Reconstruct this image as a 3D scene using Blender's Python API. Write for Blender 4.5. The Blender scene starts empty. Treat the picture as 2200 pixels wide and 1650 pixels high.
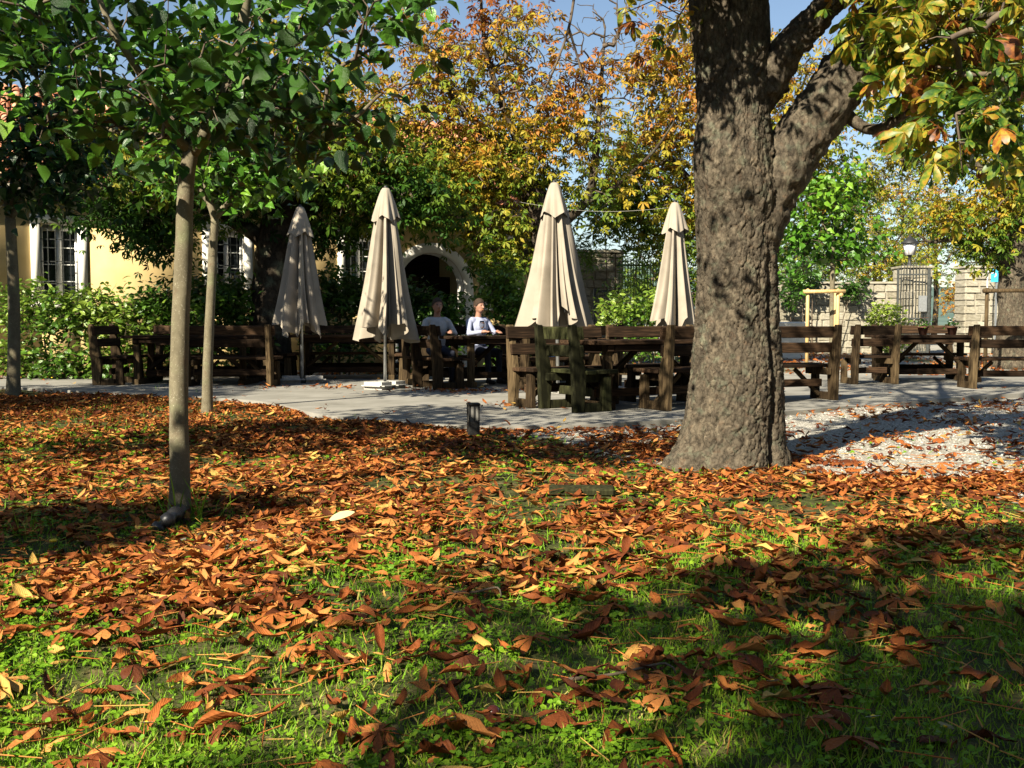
import bpy, bmesh, math, random
import numpy as np
from mathutils import Vector, Matrix

# ---------------------------------------------------------------- camera, sky, sun, exposure
SC = bpy.context.scene
COL = SC.collection
R = math.radians
rng = np.random.default_rng(7)
random.seed(7)
CAM_H = 1.05
PITCH = math.atan(130 / 2200)
cam_d = bpy.data.cameras.new('camera'); cam = bpy.data.objects.new('camera', cam_d); COL.objects.link(cam)
cam.location = (0, 0, CAM_H); cam.rotation_euler = (math.pi / 2 - PITCH, 0, 0)
cam_d.sensor_width = 36; cam_d.lens = 36; cam_d.clip_start = .05; cam_d.clip_end = 20000
SC.camera = cam
SUN_EL = R(35)
SHX, SHY = .58, .81                                  # ground direction in which shadows fall
sv = Vector((-SHX * math.cos(SUN_EL), -SHY * math.cos(SUN_EL), math.sin(SUN_EL))).normalized()
W = bpy.data.worlds.new('World'); SC.world = W; W.use_nodes = True
wn = W.node_tree.nodes; bg = wn['Background']
sky = wn.new('ShaderNodeTexSky'); sky.sky_type = 'NISHITA'; sky.sun_disc = False
sky.sun_elevation = SUN_EL; sky.sun_rotation = math.atan2(sv.x, sv.y)
sky.air_density = 1.0; sky.dust_density = .5; sky.ozone_density = 1.0
W.node_tree.links.new(sky.outputs[0], bg.inputs[0]); bg.inputs[1].default_value = .052
sun_d = bpy.data.lights.new('sun', 'SUN'); sun_d.energy = 5.0; sun_d.angle = R(.53); sun_d.color = (1, .91, .74)
sun = bpy.data.objects.new('sun', sun_d); COL.objects.link(sun)
sun.rotation_euler = (-sv).to_track_quat('-Z', 'Y').to_euler()
SC.view_settings.view_transform = 'Standard'; SC.view_settings.look = 'None'
SC.view_settings.exposure = 1.42; SC.view_settings.gamma = 1
SC.render.engine = 'CYCLES'
SC.cycles.max_bounces = 4; SC.cycles.diffuse_bounces = 1; SC.cycles.glossy_bounces = 2
SC.cycles.transmission_bounces = 4; SC.cycles.transparent_max_bounces = 6
SC.cycles.caustics_reflective = False; SC.cycles.caustics_refractive = False
SC.cycles.sample_clamp_indirect = 5

# ---------------------------------------------------------------- geometry helpers
_cp, _sp = math.cos(PITCH), math.sin(PITCH)
def ray(x, y):
    u = (x - 1100) / 2200; v = -(y - 825) / 2200
    return np.array([u, _cp + v * _sp, v * _cp - _sp])
def at(x, y, d):
    """world point of a photo position at depth d (metres ahead of the viewer)"""
    r = ray(x, y); k = d / r[1]
    return np.array([r[0] * k, d, CAM_H + r[2] * k])
def gp(x, y, z=0.):
    r = ray(x, y); k = (z - CAM_H) / r[2]
    return np.array([r[0] * k, r[1] * k, z])
def proj(P):
    P = np.atleast_2d(P); q = P - np.array([0, 0, CAM_H])
    f = q[:, 1] * _cp - q[:, 2] * _sp; up = q[:, 1] * _sp + q[:, 2] * _cp
    f = np.where(f < .05, 1e-3, f)
    return 1100 + 2200 * q[:, 0] / f, 825 - 2200 * up / f, f
def inframe(P, m=0):
    x, y, f = proj(P); return (f > .1) & (x > -m) & (x < 2200 + m) & (y > -m) & (y < 1650 + m)

def _hash(i, j, k):
    n = (i * 374761393 + j * 668265263 + k * 2147483647 + 1013904223) & 0xFFFFFFFF
    n = ((n ^ (n >> 13)) * 1274126177) & 0xFFFFFFFF
    return ((n ^ (n >> 16)) & 0xFFFF) / 65535.0
def vnoise(x, y, z=0.):
    x, y, z = np.broadcast_arrays(np.asarray(x, float), np.asarray(y, float), np.asarray(z, float))
    i, j, k = [np.floor(a).astype(np.int64) for a in (x, y, z)]
    fx, fy, fz = x - i, y - j, z - k
    fx, fy, fz = [f * f * (3 - 2 * f) for f in (fx, fy, fz)]
    o = 0
    for a in (0, 1):
        for b in (0, 1):
            for c in (0, 1):
                o = o + _hash(i + a, j + b, k + c) * (fx if a else 1 - fx) * (fy if b else 1 - fy) * (fz if c else 1 - fz)
    return o
def fbm(x, y, z=0., o=4):
    s = 0; a = .5; f = 1
    for q in range(o):
        s = s + a * vnoise(x * f + q * 17.3, y * f + q * 5.1, np.asarray(z) * f); a *= .5; f *= 2.03
    return s / (1 - .5 ** o)
def worley(x, y, z):
    i, j, k = [np.floor(a).astype(np.int64) for a in (x, y, z)]; f1 = np.full(x.shape, 9.); f2 = f1.copy(); cid = np.zeros(x.shape)
    for a in (-1, 0, 1):
        for b in (-1, 0, 1):
            for c in (-1, 0, 1):
                I_, J_, K_ = i + a, j + b, k + c
                d = np.sqrt((I_ + _hash(I_, J_, K_) - x) ** 2 + (J_ + _hash(J_ + 71, K_, I_) - y) ** 2 + (K_ + _hash(K_ + 13, I_ + 7, J_) - z) ** 2)
                n1 = d < f1; f2 = np.where(n1, f1, np.minimum(f2, d)); cid = np.where(n1, _hash(I_ + 5, J_ + 9, K_ + 3), cid); f1 = np.minimum(f1, d)
    return f1, f2, cid
def sstep(a, b, x): t = np.clip((x - a) / (b - a), 0, 1); return t * t * (3 - 2 * t)

def mesh_np(name, V, F, tint=None, smooth=False, attr='tint'):
    """V (n,3); F an (m,3) or (m,4) int array or a list of such arrays"""
    me = bpy.data.meshes.new(name)
    Fs = [np.asarray(f, np.int32) for f in (F if isinstance(F, list) else [F]) if len(f)]
    V = np.asarray(V, np.float32)
    me.vertices.add(len(V)); me.vertices.foreach_set('co', V.ravel())
    tot = np.concatenate([np.full(len(f), f.shape[1], np.int32) for f in Fs])
    idx = np.concatenate([f.ravel() for f in Fs])
    me.loops.add(len(idx)); me.loops.foreach_set('vertex_index', idx)
    me.polygons.add(len(tot))
    st = np.concatenate([[0], np.cumsum(tot)[:-1]]).astype(np.int32)
    me.polygons.foreach_set('loop_start', st); me.polygons.foreach_set('loop_total', tot)
    if smooth: me.polygons.foreach_set('use_smooth', np.ones(len(tot), bool))
    if tint is not None:
        a = me.attributes.new(attr, 'FLOAT', 'FACE'); a.data.foreach_set('value', np.asarray(tint, np.float32))
    me.update(calc_edges=True); me.validate()
    return me
def link(name, data, m=None, parent=None, loc=None, rot=None, scale=None):
    o = bpy.data.objects.new(name, data); COL.objects.link(o)
    if m is not None and data is not None and len(data.materials) == 0: data.materials.append(m)
    if parent is not None: o.parent = parent
    if loc is not None: o.location = [float(c) for c in loc]
    if rot is not None: o.rotation_euler = rot
    if scale is not None: o.scale = scale
    return o
def tag(o, label=None, cat=None, group=None, kind=None):
    for k, v in (('label', label), ('category', cat), ('group', group), ('kind', kind)):
        if v: o[k] = v
    return o
def empty(name, loc=(0, 0, 0), rz=0): return link(name, None, loc=loc, rot=(0, 0, rz))

_boxes = {}
def box_mesh(sx, sy, sz, bev=.006):
    key = (round(sx, 3), round(sy, 3), round(sz, 3), bev)
    if key in _boxes: return _boxes[key]
    bm = bmesh.new(); bmesh.ops.create_cube(bm, size=1)
    for v in bm.verts: v.co = Vector((v.co.x * sx, v.co.y * sy, v.co.z * sz))
    if bev: bmesh.ops.bevel(bm, geom=bm.edges[:] + bm.verts[:], offset=min(bev, .3 * min(sx, sy, sz)), segments=1, affect='EDGES')
    me = bpy.data.meshes.new('board'); bm.to_mesh(me); bm.free(); _boxes[key] = me
    return me
def box(name, c, s, m, parent=None, rot=None, bev=.006):
    me = box_mesh(*s, bev)
    k = (me.name, m.name)
    if len(me.materials) and me.materials[0] != m:
        k = ('mat', round(s[0], 3), round(s[1], 3), round(s[2], 3), bev, m.name)
        if k not in _boxes:
            c2 = me.copy(); c2.materials.clear(); c2.materials.append(m); _boxes[k] = c2
        me = _boxes[k]
    return link(name, me, m, parent, c, rot)
def beam(name, a, b, w, t, m, parent=None, bev=.006):
    a, b = Vector(a), Vector(b); d = b - a
    o = box(name, (a + b) / 2, (w, t, d.length), m, parent, bev=bev)
    o.rotation_mode = 'QUATERNION'; o.rotation_quaternion = d.to_track_quat('Z', 'Y')
    return o
def prism_mesh(prof, th, bev=.006):
    """profile in (y,z) extruded along x"""
    bm = bmesh.new(); n = len(prof)
    A = [bm.verts.new((-th / 2, p[0], p[1])) for p in prof]; B = [bm.verts.new((th / 2, p[0], p[1])) for p in prof]
    bm.faces.new(A[::-1]); bm.faces.new(B)
    for i in range(n): bm.faces.new((A[i], A[(i + 1) % n], B[(i + 1) % n], B[i]))
    bmesh.ops.recalc_face_normals(bm, faces=bm.faces[:])
    if bev: bmesh.ops.bevel(bm, geom=bm.edges[:], offset=bev, segments=1, affect='EDGES')
    me = bpy.data.meshes.new('post'); bm.to_mesh(me); bm.free(); return me
def catmull(P, n):
    P = np.asarray(P, float)
    if len(P) < 3:
        t = np.linspace(0, 1, n)[:, None]; return P[0] * (1 - t) + P[-1] * t
    Q = np.vstack([2 * P[0] - P[1], P, 2 * P[-1] - P[-2]])
    L = np.concatenate([[0], np.cumsum(np.linalg.norm(np.diff(P, axis=0), axis=1))])
    out = []
    for s in np.linspace(0, L[-1] * .99999, n):
        i = min(np.searchsorted(L, s, 'right') - 1, len(P) - 2); t = (s - L[i]) / (L[i + 1] - L[i] + 1e-9)
        a, b, c, d = Q[i:i + 4]
        out.append(.5 * (2 * b + (c - a) * t + (2 * a - 5 * b + 4 * c - d) * t * t + (3 * b - a - 3 * c + d) * t ** 3))
    return np.array(out)
def tube_np(P, rad, k=8, wob=0., seed=0, base=0):
    """swept tube; returns V, quads"""
    P = np.asarray(P, float); n = len(P); rad = np.broadcast_to(rad, (n,))
    T = np.gradient(P, axis=0); T /= np.linalg.norm(T, axis=1)[:, None] + 1e-9
    ref = np.array([0, 1., 0]) if abs(T[0][1]) < .8 else np.array([1., 0, 0])
    V = np.zeros((n, k, 3)); th = np.linspace(0, 2 * np.pi, k, endpoint=False)
    for i in range(n):
        a = np.cross(T[i], ref); a /= np.linalg.norm(a) + 1e-9; b = np.cross(a, T[i]); ref = b
        r = rad[i] * (1 + wob * (vnoise(np.cos(th) * 1.7 + seed, np.sin(th) * 1.7, i * .35) - .5))
        V[i] = P[i] + r[:, None] * (np.cos(th)[:, None] * a + np.sin(th)[:, None] * b)
    I = np.arange(n * k).reshape(n, k)
    F = np.stack([I[:-1], np.roll(I, -1, 1)[:-1], np.roll(I, -1, 1)[1:], I[1:]], -1).reshape(-1, 4)
    V = V.reshape(-1, 3)
    V = np.vstack([V, P[0], P[-1]]); c0, c1 = n * k, n * k + 1
    cap = [[I[0, (j + 1) % k], I[0, j], c0] for j in range(k)] + [[I[-1, j], I[-1, (j + 1) % k], c1] for j in range(k)]
    return V, F + base, np.array(cap) + base
class NP:
    """collects vertex / face arrays into one mesh"""
    def __init__(s): s.V = []; s.Q = []; s.T = []; s.n = 0; s.tq = []; s.tt = []
    def add(s, V, F, tint=0.):
        V = np.asarray(V, float); F = np.asarray(F)
        if not len(F): s.V.append(V); s.n += len(V); return
        (s.Q if F.shape[1] == 4 else s.T).append(F + s.n)
        t = np.broadcast_to(np.asarray(tint, float), (len(F),)); (s.tq if F.shape[1] == 4 else s.tt).append(t)
        s.V.append(V); s.n += len(V)
    def tube(s, P, rad, k=8, wob=0., seed=0, tint=0.):
        V, Q, T = tube_np(P, rad, k, wob, seed)
        s.Q.append(Q + s.n); s.T.append(T + s.n); s.V.append(V); s.n += len(V)
        s.tq.append(np.full(len(Q), tint)); s.tt.append(np.full(len(T), tint))
    def mesh(s, name, smooth=False):
        F = []; t = []
        if s.Q: F.append(np.concatenate(s.Q)); t += s.tq
        if s.T: F.append(np.concatenate(s.T)); t += s.tt
        return mesh_np(name, np.concatenate(s.V), F, np.concatenate(t), smooth)
def lathe(prof, k=24, name='lathe'):
    prof = np.array(prof, float); n = len(prof); th = np.linspace(0, 2 * np.pi, k, endpoint=False)
    V = np.stack([prof[:, 0:1] * np.cos(th), prof[:, 0:1] * np.sin(th), np.repeat(prof[:, 1:2], k, 1)], -1).reshape(-1, 3)
    I = np.arange(n * k).reshape(n, k)
    F = np.stack([I[:-1], np.roll(I, -1, 1)[:-1], np.roll(I, -1, 1)[1:], I[1:]], -1).reshape(-1, 4)
    return mesh_np(name, V, F, smooth=True)
def frames(up, fw):
    up = up / (np.linalg.norm(up, axis=1)[:, None] + 1e-9)
    fw = fw - up * (fw * up).sum(1)[:, None]; fw /= np.linalg.norm(fw, axis=1)[:, None] + 1e-9
    return np.stack([np.cross(fw, up), fw, up], -1)         # columns: side, forward, up
def scatter(tv, tf, M, pos, sc):
    n = len(pos); tv = np.asarray(tv); tf = np.asarray(tf)
    V = np.einsum('nij,vj->nvi', M * np.asarray(sc).reshape(-1, 1, 1), tv) + pos[:, None, :]
    F = tf[None] + (np.arange(n) * len(tv))[:, None, None]
    return V.reshape(-1, 3), F.reshape(-1, tf.shape[1])

# ---------------------------------------------------------------- materials
def mat(name):
    m = bpy.data.materials.new(name); m.use_nodes = True
    nt = m.node_tree; return m, nt.nodes, nt.links, nt.nodes['Principled BSDF']
def node(N, t, **kw):
    n = N.new(t)
    for k, v in kw.items():
        if k.startswith('i_'): n.inputs[k[2:].replace('_', ' ')].default_value = v
        else: setattr(n, k, v)
    return n
def ramp(N, L, src, stops):
    r = N.new('ShaderNodeValToRGB'); e = r.color_ramp.elements
    while len(e) < len(stops): e.new(.5)
    for q, (p, c) in zip(e, stops): q.position = p; q.color = (*c, 1)
    if src is not None: L.new(src, r.inputs[0])
    return r
def noise_n(N, L, scale, detail=4, coord='Object', stretch=None, rough=.55):
    tc = N.new('ShaderNodeTexCoord'); out = tc.outputs[coord]
    if stretch:
        mp = N.new('ShaderNodeMapping'); mp.inputs['Scale'].default_value = stretch; L.new(out, mp.inputs[0]); out = mp.outputs[0]
    n = node(N, 'ShaderNodeTexNoise', i_Scale=scale, i_Detail=detail, i_Roughness=rough); L.new(out, n.inputs['Vector'])
    return n, out
def bump(N, L, h, strength, dist, prev=None):
    b = node(N, 'ShaderNodeBump', i_Strength=strength, i_Distance=dist); L.new(h, b.inputs['Height'])
    if prev is not None: L.new(prev, b.inputs['Normal'])
    return b
def m_simple(name, stops, scale=8, rough=.7, bs=.3, bd=.01, coord='Object', stretch=None, metal=0, spec=.4, rnd=0.):
    m, N, L, P = mat(name)
    n, _ = noise_n(N, L, scale, 6, coord, stretch)
    src = n.outputs[0]
    if rnd:
        oi = N.new('ShaderNodeObjectInfo'); mm = node(N, 'ShaderNodeMath', operation='MULTIPLY_ADD')
        L.new(oi.outputs['Random'], mm.inputs[0]); mm.inputs[1].default_value = rnd; L.new(src, mm.inputs[2])
        m2 = node(N, 'ShaderNodeMath', operation='SUBTRACT'); L.new(mm.outputs[0], m2.inputs[0]); m2.inputs[1].default_value = rnd / 2
        src = m2.outputs[0]
    r = ramp(N, L, src, stops); L.new(r.outputs[0], P.inputs['Base Color'])
    P.inputs['Roughness'].default_value = rough; P.inputs['Metallic'].default_value = metal
    P.inputs['Specular IOR Level'].default_value = spec
    if bs: L.new(bump(N, L, n.outputs[0], bs, bd).outputs[0], P.inputs['Normal'])
    return m
def m_leaf(name, stops, trans=.3, rough=.45, spec=.4, objrand=0.):
    m, N, L, P = mat(name)
    a = N.new('ShaderNodeAttribute'); a.attribute_name = 'tint'
    n, _ = noise_n(N, L, 22, 3)
    mm = node(N, 'ShaderNodeMath', operation='MULTIPLY_ADD'); L.new(n.outputs[0], mm.inputs[0]); mm.inputs[1].default_value = .22; L.new(a.outputs['Fac'], mm.inputs[2])
    s = node(N, 'ShaderNodeMath', operation='SUBTRACT'); L.new(mm.outputs[0], s.inputs[0]); s.inputs[1].default_value = .11
    src = s.outputs[0]
    if objrand:
        oi = N.new('ShaderNodeObjectInfo'); q = node(N, 'ShaderNodeMath', operation='MULTIPLY_ADD')
        L.new(oi.outputs['Random'], q.inputs[0]); q.inputs[1].default_value = objrand; L.new(src, q.inputs[2]); src = q.outputs[0]
    r = ramp(N, L, src, stops); L.new(r.outputs[0], P.inputs['Base Color'])
    nb, _ = noise_n(N, L, 55, 3); L.new(bump(N, L, nb.outputs[0], .6, .012).outputs[0], P.inputs['Normal'])
    P.inputs['Roughness'].default_value = rough; P.inputs['Specular IOR Level'].default_value = spec
    t = N.new('ShaderNodeBsdfTranslucent'); L.new(r.outputs[0], t.inputs[0])
    mx = N.new('ShaderNodeMixShader'); mx.inputs[0].default_value = trans
    L.new(P.outputs[0], mx.inputs[1]); L.new(t.outputs[0], mx.inputs[2])
    L.new(mx.outputs[0], N['Material Output'].inputs[0])
    return m
def m_bark(name, c0, c1, scale, plates, dist, lich=(.20, .22, .15), spots=False):
    m, N, L, P = mat(name)
    n, co = noise_n(N, L, scale, 8, stretch=(1, 1, .7), rough=.7)
    mp = N.new('ShaderNodeMapping'); mp.inputs['Scale'].default_value = (plates, plates, plates * .42)
    nz = node(N, 'ShaderNodeTexNoise', i_Scale=plates * .55, i_Detail=6., i_Roughness=.65)
    tc = N.new('ShaderNodeTexCoord'); L.new(tc.outputs['Object'], nz.inputs['Vector'])
    ad = node(N, 'ShaderNodeVectorMath', operation='MULTIPLY_ADD'); L.new(nz.outputs['Color'], ad.inputs[0]); ad.inputs[1].default_value = (2.6 / plates,) * 3; L.new(tc.outputs['Object'], ad.inputs[2])
    L.new(ad.outputs[0], mp.inputs[0])
    v = node(N, 'ShaderNodeTexVoronoi', feature='DISTANCE_TO_EDGE'); v.inputs['Scale'].default_value = 1; L.new(mp.outputs[0], v.inputs['Vector'])
    vc = node(N, 'ShaderNodeTexVoronoi', feature='F1'); vc.inputs['Scale'].default_value = .8; L.new(mp.outputs[0], vc.inputs['Vector'])
    cr = ramp(N, L, v.outputs['Distance'], [(0, (.25, .25, .25)), (.06, (.7, .7, .7)), (.4, (1, 1, 1))])
    r = ramp(N, L, n.outputs[0], [(.3, c0), (.72, c1)])
    n2, _ = noise_n(N, L, scale * .55, 6)
    f = ramp(N, L, n2.outputs[0], [(.54, (0, 0, 0)), (.68, (.65, .65, .65))])
    mx = node(N, 'ShaderNodeMixRGB'); L.new(f.outputs[0], mx.inputs[0]); L.new(r.outputs[0], mx.inputs[1]); mx.inputs[2].default_value = (*lich, 1)
    n3, _ = noise_n(N, L, scale * .8 + 1.7, 4)
    f3 = ramp(N, L, n3.outputs[0], [(.58, (0, 0, 0)), (.72, (.5, .5, .5))])
    mx2 = node(N, 'ShaderNodeMixRGB'); L.new(f3.outputs[0], mx2.inputs[0]); L.new(mx.outputs[0], mx2.inputs[1]); mx2.inputs[2].default_value = (.13, .08, .05, 1)
    col = mx2.outputs[0]
    if spots:
        v2 = node(N, 'ShaderNodeTexVoronoi'); v2.inputs['Scale'].default_value = 75; mp2 = N.new('ShaderNodeMapping'); mp2.inputs['Scale'].default_value = (.8, .8, 1.5); L.new(ad.outputs[0], mp2.inputs[0]); L.new(mp2.outputs[0], v2.inputs['Vector'])
        f4 = ramp(N, L, v2.outputs['Distance'], [(.10, (.6, .6, .6)), (.22, (0, 0, 0))])
        mx3 = node(N, 'ShaderNodeMixRGB'); L.new(f4.outputs[0], mx3.inputs[0]); L.new(col, mx3.inputs[1]); mx3.inputs[2].default_value = (.5, .46, .34, 1); col = mx3.outputs[0]
    pc = ramp(N, L, vc.outputs['Color'], [(.1, (.66, .66, .66)), (.9, (1.3, 1.28, 1.22))]); pm = node(N, 'ShaderNodeMixRGB', blend_type='MULTIPLY'); pm.inputs[0].default_value = 0. if spots else .9; L.new(col, pm.inputs[1]); L.new(pc.outputs[0], pm.inputs[2])
    pk = node(N, 'ShaderNodeMixRGB', blend_type='MULTIPLY'); pk.inputs[0].default_value = 0. if spots else .75; L.new(pm.outputs[0], pk.inputs[1]); L.new(cr.outputs[0], pk.inputs[2]); col = pk.outputs[0]
    L.new(col, P.inputs['Base Color']); P.inputs['Roughness'].default_value = .9; P.inputs['Specular IOR Level'].default_value = .08
    b0 = bump(N, L, cr.outputs[0], .5, dist * .3); b1 = bump(N, L, vc.outputs['Color'], .9, dist * .8, b0.outputs[0]); b2 = bump(N, L, n.outputs[0], .8, dist * .8, b1.outputs[0]); L.new(b2.outputs[0], P.inputs['Normal'])
    return m
def m_plain(name, c, rough=.6, metal=0., spec=.5):
    m, N, L, P = mat(name); P.inputs['Base Color'].default_value = (*c, 1); P.inputs['Roughness'].default_value = rough
    P.inputs['Metallic'].default_value = metal; P.inputs['Specular IOR Level'].default_value = spec; return m

M = {}
AUT = [(0, (.012, .04, .005)), (.22, (.04, .105, .010)), (.42, (.15, .20, .016)), (.58, (.36, .27, .025)), (.72, (.38, .155, .02)), (.86, (.23, .07, .015)), (1, (.10, .036, .012))]
M['autumn'] = m_leaf('chestnut_leaf', AUT, .24, .5, .22)
M['green'] = m_leaf('lime_leaf', [(0, (.010, .035, .008)), (.35, (.022, .07, .01)), (.7, (.075, .20, .016)), (1, (.22, .38, .03))], .22, .36, .5)
M['hedge'] = m_leaf('hedge_leaf', [(0, (.015, .045, .008)), (.5, (.07, .16, .015)), (1, (.28, .37, .05))], .25, .32, .5)
M['fallen'] = m_leaf('fallen_leaf', [(0, (.055, .018, .008)), (.3, (.15, .040, .012)), (.55, (.34, .105, .024)), (.8, (.50, .205, .055)), (1, (.50, .32, .08))], .12, .65, .15, .12)
M['grass'] = m_leaf('grass_blade', [(0, (.05, .13, .006)), (.5, (.15, .30, .014)), (.85, (.27, .40, .025)), (1, (.40, .34, .09))], .3, .5, .2)
M['barkbig'] = m_bark('chestnut_bark', (.045, .037, .028), (.165, .137, .10), 22, 26, .018, lich=(.13, .14, .10))
M['barkfar'] = m_bark('dark_bark', (.03, .023, .017), (.09, .07, .05), 5, 9, .02)
M['barkyoung'] = m_bark('young_bark', (.10, .085, .055), (.20, .175, .115), 10, 30, .003, lich=(.17, .18, .095), spots=True)
M['twig'] = m_simple('twig_bark', [(.3, (.05, .035, .025)), (.7, (.14, .105, .07))], 12, .85, .2)
M['wood'] = m_simple('weathered_wood', [(.25, (.010, .0065, .004)), (.5, (.028, .017, .010)), (.75, (.08, .046, .025))], 3, .85, .5, .004, stretch=(1.5, 22, 22), rnd=.35, spec=.08)
M['woodv'] = m_simple('weathered_post_wood', [(.25, (.015, .010, .006)), (.5, (.045, .03, .016)), (.75, (.12, .084, .043))], 3, .85, .5, .004, stretch=(18, 18, 1.5), rnd=.3, spec=.08)
M['mossy'] = m_simple('mossy_wood', [(.3, (.012, .012, .006)), (.55, (.03, .03, .013)), (.75, (.06, .064, .024))], 4, .9, .5, .004, stretch=(10, 10, 2), rnd=.3, spec=.08)
M['stake'] = m_simple('peeled_stake_wood', [(.3, (.42, .27, .10)), (.7, (.62, .44, .20))], 3, .6, .2, .003, stretch=(10, 10, 2))
M['canvas'] = m_simple('beige_canvas', [(.25, (.22, .19, .15)), (.5, (.30, .26, .205)), (.8, (.35, .305, .245))], 3, .85, .15, .01, spec=.15)
M['concrete'] = m_simple('concrete_base', [(.3, (.33, .32, .29)), (.7, (.52, .50, .45))], 30, .9, .6, .01)
M['steel'] = m_simple('galvanised_pole', [(.3, (.35, .36, .36)), (.7, (.5, .51, .5))], 20, .4, 0, metal=.8)
M['black'] = m_simple('black_metal', [(.3, (.012, .012, .012)), (.7, (.03, .03, .028))], 20, .5, .1)
M['iron'] = m_simple('wrought_iron', [(.3, (.03, .033, .03)), (.7, (.075, .08, .075))], 15, .55, .2, metal=.3)
M['greeniron'] = m_simple('green_painted_iron', [(.3, (.02, .07, .035)), (.7, (.05, .13, .07))], 15, .5, .2)
M['ochre'] = m_simple('ochre_render', [(.25, (.46, .325, .135)), (.5, (.55, .405, .18)), (.8, (.62, .47, .23))], 1.6, .9, .25, .01)
M['white'] = m_simple('white_trim', [(.3, (.74, .71, .62)), (.7, (.82, .80, .72))], 4, .8, .1)
M['whitewood'] = m_plain('white_window_paint', (.75, .75, .72), .4)
M['glass'] = m_plain('window_glass', (.012, .015, .018), .06)
M['tile'] = m_simple('roof_tile', [(.25, (.36, .13, .06)), (.55, (.52, .23, .12)), (.8, (.62, .34, .22))], 4, .85, .3, .01, rnd=.4)
M['stone'] = m_simple('wall_stone', [(.25, (.17, .15, .105)), (.5, (.28, .255, .19)), (.8, (.38, .35, .28))], 5, .9, .6, .02, rnd=.35)
M['mortar'] = m_simple('mortar', [(.3, (.24, .21, .16)), (.7, (.36, .33, .26))], 14, .95, .4, .01)
M['plaster'] = m_simple('white_plaster', [(.3, (.7, .68, .6)), (.7, (.82, .8, .74))], 3, .9, .1)
M['lampglass'] = m_plain('milky_lamp_glass', (.78, .76, .78), .3)
M['blue'] = m_plain('blue_sign_paint', (.05, .42, .75), .35)
M['signwhite'] = m_plain('white_sign_paint', (.8, .82, .85), .35)
M['leather'] = m_simple('tan_leather', [(.3, (.32, .11, .03)), (.7, (.48, .19, .06))], 8, .45, .2)
M['bluefab'] = m_plain('blue_plastic', (.10, .19, .42), .5)
M['redplastic'] = m_plain('red_plastic', (.6, .02, .03), .4)
M['greenplastic'] = m_plain('green_plastic', (.08, .45, .2), .4)
M['skin'] = m_simple('skin', [(.3, (.26, .13, .085)), (.7, (.34, .18, .12))], 20, .5, .05)
M['shirtw'] = m_simple('white_shirt', [(.3, (.34, .34, .33)), (.7, (.44, .44, .44))], 12, .85, .3)
M['shirtb'] = m_simple('pale_blue_shirt', [(.3, (.26, .28, .40)), (.7, (.35, .38, .50))], 12, .85, .3)
M['trouser'] = m_plain('dark_trousers', (.03, .035, .06), .9)
M['hair'] = m_simple('dark_hair', [(.3, (.02, .014, .01)), (.7, (.06, .04, .028))], 40, .85, .3, stretch=(4, 4, 1), spec=.1)
M['hairg'] = m_simple('grey_brown_hair', [(.3, (.03, .022, .016)), (.7, (.075, .058, .045))], 40, .85, .3, stretch=(4, 4, 1), spec=.1)
M['pot'] = m_simple('dark_flower_pot', [(.3, (.10, .045, .03)), (.7, (.16, .07, .045))], 12, .8, .2)
M['conker'] = m_plain('conker_shell', (.09, .022, .012), .22)
M['daisy'] = m_plain('daisy_petal', (.82, .80, .78), .6)
M['yellow'] = m_plain('yellow_petal', (.75, .52, .02), .6)
M['rubber'] = m_plain('black_corrugated_plastic', (.02, .02, .022), .42)
M['rope'] = m_plain('pale_cord', (.55, .52, .45), .8)
mg, Ng, Lg, Pg = mat('clear_glass'); Pg.inputs['Transmission Weight'].default_value = 1; Pg.inputs['Roughness'].default_value = .02; M['clear'] = mg

# ---------------------------------------------------------------- ground
def gheight(x, y):
    x = np.asarray(x, float); y = np.asarray(y, float)
    return (fbm(x * .9, y * .9, 3., 3) - .5) * .07 * sstep(60, 20, np.abs(y)) + (vnoise(x * 6, y * 6, 1.) - .5) * .012
def gravel_f(x, y):
    x = np.asarray(x, float); y = np.asarray(y, float)
    g = (x - 1.4) * .6 + (y - 7.2) * .45 + (fbm(x * 1.1 + 40, y * 1.1, 0, 4) - .5) * 2.2
    g = np.where(y > 17.5, .5 + (fbm(x * .7, y * .7, 9., 3) - .5) * 2 - .0 * x, g)
    patch = 1.1 - ((x + 1.25) / .45) ** 2 - ((y - 5.0) / .35) ** 2 + (fbm(x * 3, y * 3, 5.) - .5) * 1.2
    return np.clip(np.maximum(sstep(-.15, .75, g), sstep(.1, 1., patch) * .8), 0, 1)
geo = np.concatenate([9.5 * 1.22 ** np.arange(0, 30), [4000, 9000]])
gx = np.concatenate([-geo[::-1], np.arange(-9.4, 9.41, .14), geo])
gy = np.concatenate([-geo[::-1] - 1, np.arange(-9, .6, 1.5), np.arange(1, 13.01, .12), 13.4 + np.arange(0, 8, .4), 22 * 1.2 ** np.arange(0, 27), [3600, 9000]])
X, Y = np.meshgrid(gx, gy)
Zg = gheight(X, Y) * ((np.abs(X) < 60) & (np.abs(Y) < 60))
I = np.arange(X.size).reshape(X.shape)
Fg = np.stack([I[:-1, :-1], I[:-1, 1:], I[1:, 1:], I[1:, :-1]], -1).reshape(-1, 4)
gme = mesh_np('ground', np.stack([X, Y, Zg], -1).reshape(-1, 3), Fg, smooth=True)
ga = gme.attributes.new('gravel', 'FLOAT', 'POINT'); ga.data.foreach_set('value', gravel_f(X, Y).ravel().astype(np.float32))
mG, N, L, P = mat('lawn_soil_and_gravel')
n1, oc = noise_n(N, L, 7, 8); n2, _ = noise_n(N, L, 1.3, 4)
soil = ramp(N, L, n1.outputs[0], [(.3, (.02, .022, .008)), (.5, (.05, .058, .015)), (.68, (.13, .10, .045))])
vor = node(N, 'ShaderNodeTexVoronoi'); vor.inputs['Scale'].default_value = 48; L.new(oc, vor.inputs['Vector'])
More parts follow.
